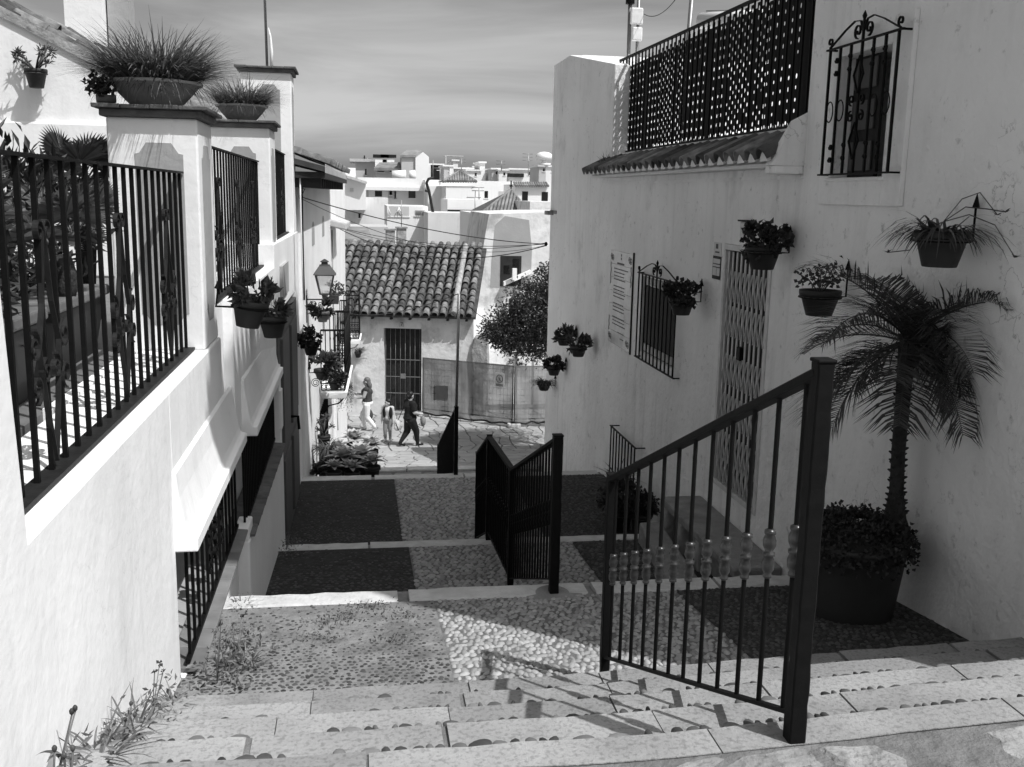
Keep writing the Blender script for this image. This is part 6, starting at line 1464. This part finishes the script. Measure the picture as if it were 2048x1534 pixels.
def person(label, base, turn, h, J, wear, hair, w=1.0, hk=1.12):
    """J: joints in figure space (x to its left, y forward, z up, height 1); one continuous body, clothes and hair as children"""
    o = thing('person', label, 'person', tuple(base)); base = np.array(base, float); ca, sa = math.cos(turn), math.sin(turn)
    def T(p): x, y, z = p[0]*h, p[1]*h, p[2]*h; return base+np.array((x*ca-y*sa, x*sa+y*ca, z))
    j = {k: T(v) for k, v in J.items()}; f = lambda v: v*h*w; g_ = lambda v: v*h
    fw = np.array((-sa, ca, 0)); lf = np.array((ca, sa, 0)); up = np.array((0, 0, 1.))
    b = MB()
    limb(b, [j['pelvis'], j['waist'], j['chest']], [f(.088), f(.076), f(.088)]); ell(b, j['chest'], (f(.10), f(.085), g_(.08))); ell(b, j['pelvis'], (f(.10), f(.095), g_(.07)))
    limb(b, [j['chest'], j['neck'], j['head']], [f(.06), g_(.034), g_(.04)])
    g0_ = g_; g_ = lambda v: v*h*hk
    hd = j['head']; hf = nrm(T(np.array(J['head'])+np.array(J['look']))-hd); hs = np.cross(hf, up)
    ell(b, hd+up*g_(.012), (g_(.049), g_(.049), g_(.062))); ell(b, hd+hf*g_(.018)-up*g_(.022), (g_(.036), g_(.036), g_(.04)))
    ell(b, hd+hf*g_(.056)-up*g_(.006), (g_(.009), g_(.009), g_(.013)))                                  # nose
    for s in (-1, 1): ell(b, hd+hs*s*g_(.049)-up*g_(.002), (g_(.010), g_(.010), g_(.017)))              # ears
    ell(b, hd+hf*g_(.047)-up*g_(.033), (g_(.013), g_(.013), g_(.006)))                                  # lips
    g_ = g0_
    for s in ('l', 'r'):
        limb(b, [j['chest']+up*g_(.03), j['sh'+s], j['el'+s], j['wr'+s]], [f(.05), f(.042), f(.033), g_(.018)])
        wr, hdn = j['wr'+s], j['ha'+s]; d = nrm(hdn-wr); side = nrm(np.cross(d, fw)+1e-6)
        limb(b, [wr, wr+d*g_(.04)], [g_(.016), g_(.019)], 8)
        for k, (a, L) in enumerate(((-.018, .040), (-.006, .046), (.006, .044), (.017, .034))):
            q0 = wr+d*g_(.05)+np.cross(side, d)*g_(a); limb(b, [q0, q0+d*g_(L*.5), q0+d*g_(L*.85)+side*g_(.012)], [g_(.0065), g_(.006), g_(.0045)], 6)
        q0 = wr+d*g_(.02)+np.cross(side, d)*g_(.02); limb(b, [q0, q0+d*g_(.02)+np.cross(side, d)*g_(.016), q0+d*g_(.04)+np.cross(side, d)*g_(.018)], [g_(.008), g_(.007), g_(.005)], 6)
        limb(b, [j['pelvis'], j['hi'+s], j['kn'+s], j['an'+s]], [f(.06), f(.062), f(.042), g_(.024)]); limb(b, [j['an'+s], j['to'+s]], [g_(.024), g_(.018)])
    body = solid(b, 'body', M['skin'], o, .011)
    g_ = lambda v: v*h*hk
    for s in (-1, 1):
        MB().lathe([(g_(.0045), -g_(.002)), (g_(.0045), g_(.002))], hd+hf*g_(.047)+hs*s*g_(.018)+up*g_(.012), 8).build('eye', M['hairdark'], body)
    g_ = g0_
    for kind, m in wear.items():
        b = MB()
        if kind in ('shirt', 'vest', 'longsleeve'):
            limb(b, [j['pelvis']+up*g_(.03), j['waist'], j['chest']], [f(.098), f(.088), f(.098)]); ell(b, j['chest'], (f(.112), f(.097), g_(.085))); limb(b, [j['shl'], j['chest']+up*g_(.045), j['shr']], [f(.05), f(.055), f(.05)])
            if kind == 'shirt':
                for s in ('l', 'r'): limb(b, [j['sh'+s], j['sh'+s]+(j['el'+s]-j['sh'+s])*.62], [f(.05), f(.048)])
            if kind == 'longsleeve':
                for s in ('l', 'r'): limb(b, [j['sh'+s], j['el'+s], j['wr'+s]], [f(.05), f(.040), g_(.026)])
            solid(b, 'shirt' if kind != 'vest' else 'vest_top', M[m], o, .011)
        if kind == 'waistcoat':
            for s in ('l', 'r'):
                q = np.array(J['sh'+s]); lx = np.sign(q[0]); c_ = T((q[0]*.72, np.array(J['chest'])[1]+.02, J['chest'][2]-.05)); ell(b, c_, (f(.05), f(.105), g_(.14)))
            solid(b, 'waistcoat', M[m], o, .011)
        if kind == 'trousers':
            ell(b, j['pelvis'], (f(.108), f(.105), g_(.08)))
            for s in ('l', 'r'): limb(b, [j['pelvis'], j['hi'+s], j['kn'+s], j['an'+s]+up*g_(.01)], [f(.07), f(.072), f(.052), g_(.033)])
            solid(b, 'trousers', M[m], o, .011)
        if kind == 'shoes':
            for s in ('l', 'r'):
                bb = MB(); d = j['to'+s]-j['an'+s]; d[2] = 0; d = nrm(d); limb(bb, [j['an'+s]-d*g_(.012)-up*g_(.012), j['to'+s]+d*g_(.01)-up*g_(.002)], [g_(.028), g_(.022)]); solid(bb, 'shoe', M[m], o, .009)
    g_ = lambda v: v*h*hk
    b = MB(); ell(b, hd+up*g_(.034)-hf*g_(.012), (g_(.055), g_(.055), g_(.050))); ell(b, hd+up*g_(.005)-hf*g_(.026), (g_(.046), g_(.046), g_(.055)))
    if hair == 'long': limb(b, [hd-hf*g_(.02), hd-hf*g_(.05)-up*g_(.06), hd-hf*g_(.055)-up*g_(.15)], [g_(.05), g_(.045), g_(.02)])
    if hair == 'bun': ell(b, hd-hf*g_(.06)+up*g_(.0), (g_(.026),)*3)
    # leave the face free: the hair cap sits back on the skull
    solid(b, 'hair', M['hairlight' if hair == 'long' else 'hairdark'], o, .009)
    return o, j
def ground(px, py):
    Y = 30.0
    for _ in range(60):
        p = ony(px, py, Y); e = p[2]-zs(0, Y); Y += e*2.2
    p = ony(px, py, Y); p[2] = zs(0, Y); return p
def base_joints(): return dict(pelvis=(0, 0, .53), waist=(0, .0, .62), chest=(0, .005, .74), neck=(0, .005, .84), head=(0, .012, .925), look=(0, 1, 0), shl=(.105, 0, .80), shr=(-.105, 0, .80), ell=(.135, -.02, .64), elr=(-.135, -.02, .64), wrl=(.14, .03, .50), wrr=(-.14, .03, .50), hal=(.14, .05, .42), har=(-.14, .05, .42), hil=(.052, 0, .49), hir=(-.052, 0, .49), knl=(.055, .01, .28), knr=(-.055, .01, .28), anl=(.055, -.01, .045), anr=(-.055, -.01, .045), tol=(.06, .085, .02), tor=(-.06, .085, .02))
# woman in black walking to the right, carrying bags
g0 = ground(820, 892); J = base_joints()
J.update(knl=(.05, .10, .28), anl=(.05, .13, .045), tol=(.055, .22, .02), knr=(-.05, -.03, .27), anr=(-.05, -.17, .075), tor=(-.055, -.09, .022), elr=(-.15, .0, .64), wrr=(-.15, .06, .50), har=(-.15, .09, .43), ell=(.14, .02, .64), wrl=(.12, .13, .60), hal=(.10, .20, .60), look=(-.25, 1, -.05))
wa, jw = person('woman in black t-shirt and leggings walking right with bags', g0, R(-62), 1.56, J, dict(shirt='clothblack', trousers='clothblack', shoes='clothblack'), 'bun', 1.18)
bp = thing('backpack', 'pale child backpack hanging behind the woman in black', 'bag', tuple(g0+np.array((-.42, .05, .55)))); c = g0+np.array((-.36, -.02, .62))
solid(ell(ell(MB(), c, (.10, .12, .17)), c+np.array((-.03, -.10, -.05)), (.07, .05, .09)), 'bag', M['clothpale'], bp, .012); MB().tube([c+np.array((.02, -.05, .15)), c+np.array((.1, -.05, .34)), c+np.array((.18, 0, .5))], .012, 6).build('strap', M['clothblack'], bp); MB().tube([c+np.array((-.05, -.13, .10)), c+np.array((0, -.15, -.02)), c+np.array((.03, -.13, -.13))], .012, 5).build('trim', M['clothgrey'], bp)
sb = thing('shopping_bag', 'pale grey plastic bag in the hand of the woman in black', 'bag', tuple(jw['hal']-np.array((0, 0, .4)))); c = jw['hal']-np.array((-.02, 0, .22)); solid(ell(MB(), c, (.08, .09, .15)), 'bag', M['clothmid'], sb, .012); MB().tube([c+np.array((0, 0, .12)), jw['hal']], .01, 5).build('handle', M['clothmid'], sb)
st = thing('leash', 'thin dark leash hanging from the hand of the woman in black', 'leash', tuple(jw['har'])); MB().tube([jw['har'], jw['har']+np.array((.18, -.05, -.12)), jw['har']+np.array((.30, -.06, -.2))], .008, 5).build('cord', M['cable'], st)
# boy in a dark waistcoat
g1 = ground(776, 882); J = base_joints(); J.update(look=(.75, .7, 0), head=(0, .01, .905), elr=(-.13, -.01, .63), ell=(.13, -.01, .63), knl=(.055, .04, .28), anl=(.055, .03, .045), tol=(.06, .12, .02))
person('small boy in a dark waistcoat standing between the two women', g1, R(160), 1.24, J, dict(longsleeve='clothpale', waistcoat='clothblack', trousers='clothmid', shoes='clothpale'), 'short', .95, 1.4)
# woman with long hair walking left
g2 = ground(735, 861); J = base_joints()
J.update(knl=(.05, .09, .28), anl=(.05, .06, .045), tol=(.055, .15, .02), knr=(-.05, .0, .27), anr=(-.05, -.14, .09), tor=(-.055, -.06, .04), ell=(.13, .05, .66), wrl=(.11, .19, .67), hal=(.10, .26, .69), elr=(-.13, .04, .66), wrr=(-.11, .15, .64), har=(-.09, .21, .66))
w2p, j2 = person('woman with long fair hair, dark vest and white trousers by the white house', g2, R(78), 1.63, J, dict(vest='clothgrey', trousers='clothwhite', shoes='clothpale'), 'long', 1.0)
hb_ = thing('shoulder_bag', 'dark bag behind the legs of the woman in white trousers', 'bag', tuple(g2+np.array((.0, .1, .3)))); c = g2+np.array((-.02, .18, .45)); solid(ell(MB(), c, (.2, .1, .22)), 'bag', M['clothgrey'], hb_, .014)
MB().tube([c+np.array((0, 0, .2)), j2['shr']], .012, 5).build('strap', M['clothgrey'], hb_)

# ================================================================== CABLES ACROSS THE ALLEY
def cable(label, pts, r, beads=0):
    o = MB().tube(pts, r, 5); p0 = np.array(pts[0], float); ob = o.build('overhead_cable', M['cable'], None, org=p0, label=label, cat='cable', group='overhead cables'); return ob
def sag(a, b, s, n=18):
    a = np.array(a, float); b = np.array(b, float); return [a+(b-a)*i/n+np.array((0, 0, -4*s*(i/n)*(1-i/n))) for i in range(n+1)]
eA = fpix(602, 394, .02); eB = fpix(668, 452, .02); eW = onx(1092, 488, 3.38)
cable('upper overhead cable from the tall pillar to the right house corner', sag(eA, eW, .12), .007)
cable('thin overhead wire just below the upper cable', sag(eA-np.array((0, 0, .02)), eW-np.array((0, 0, .02)), .35), .004)
cable('thick lower cable sagging in front of the cottage ridge', sag(eB, eW-np.array((0, 0, .03)), .42), .008)
cable('second lower cable crossing to the right house corner', sag(eB, eW-np.array((0, 0, .0)), .18), .006)
cable('third lower cable crossing to the right house corner', sag(eB, eW+np.array((0, 0, .02)), .26), .005)
pa = ony(916, 588, 13.42); cable('low cable from the balconies to the thin pole', sag(fpix(690, 625, .1), pa, .15), .007); cable('low cable from the thin pole towards the orange tree', sag(pa, ony(1000, 640, 24), .15), .006)
cable('roof cable from the antenna mast to the right edge of the sky', sag(ony(1288, 28, 15.4), ony(1350, 0, 13), .1), .006)
ai = thing('cable_anchor', 'dark cable insulator on the right house corner', 'insulator', tuple(eW)); ell(MB(), eW, (.03, .03, .04)).build('insulator', M['iron'], ai); MB().bar(eW, (WR+.01, eW[1], eW[2]), .02).build('arm', M['iron'], ai)
for (e, lab) in ((eA, 'small dark insulator at the head of the white house wall'), (eB, 'looped insulator bracket above the balconies')):
    a_ = thing('cable_anchor', lab, 'insulator', tuple(e)); ell(MB(), e, (.028, .028, .035)).build('insulator', M['iron'], a_); MB().tube([e, e+np.array((.05, 0, .10)), e+np.array((-.03, 0, .12))], .006, 5).build('loop', M['cable'], a_)
# pipes and cables running down the white house
cp = thing('wall_cables', 'thin cables stapled down the edge of the white house', 'cable', tuple(fpix(604, 640, .01)))
for dx in (0, 7): MB().tube([fpix(600+dx*.6, 345+dx, .02), fpix(601+dx*.5, 400, .02), fpix(604+dx*.4, 520, .02), fpix(607+dx*.3, 600, .02)], .010, 5).build('cable', M['white'] if dx == 0 else M['cable'], cp)
MB().tube([fpix(664, 460, .02), fpix(668, 700, .02), fpix(676, 860, .02)], .012, 5).build('downpipe', M['steel'], cp)
pl_ = thing('wall_panel', 'faded poster panel on the left wall under the third fence', 'poster', (XL(12), 12.0, -.95)); q0, q1 = onx(565, 520, -.785), onx(581, 600, -.785)
MB().box(-.82, XL(12.5)+.012, min(q0[1], q1[1]), min(q0[1], q1[1])+.9, -1.12, -.78).build('sheet', M['greypaint'], pl_)
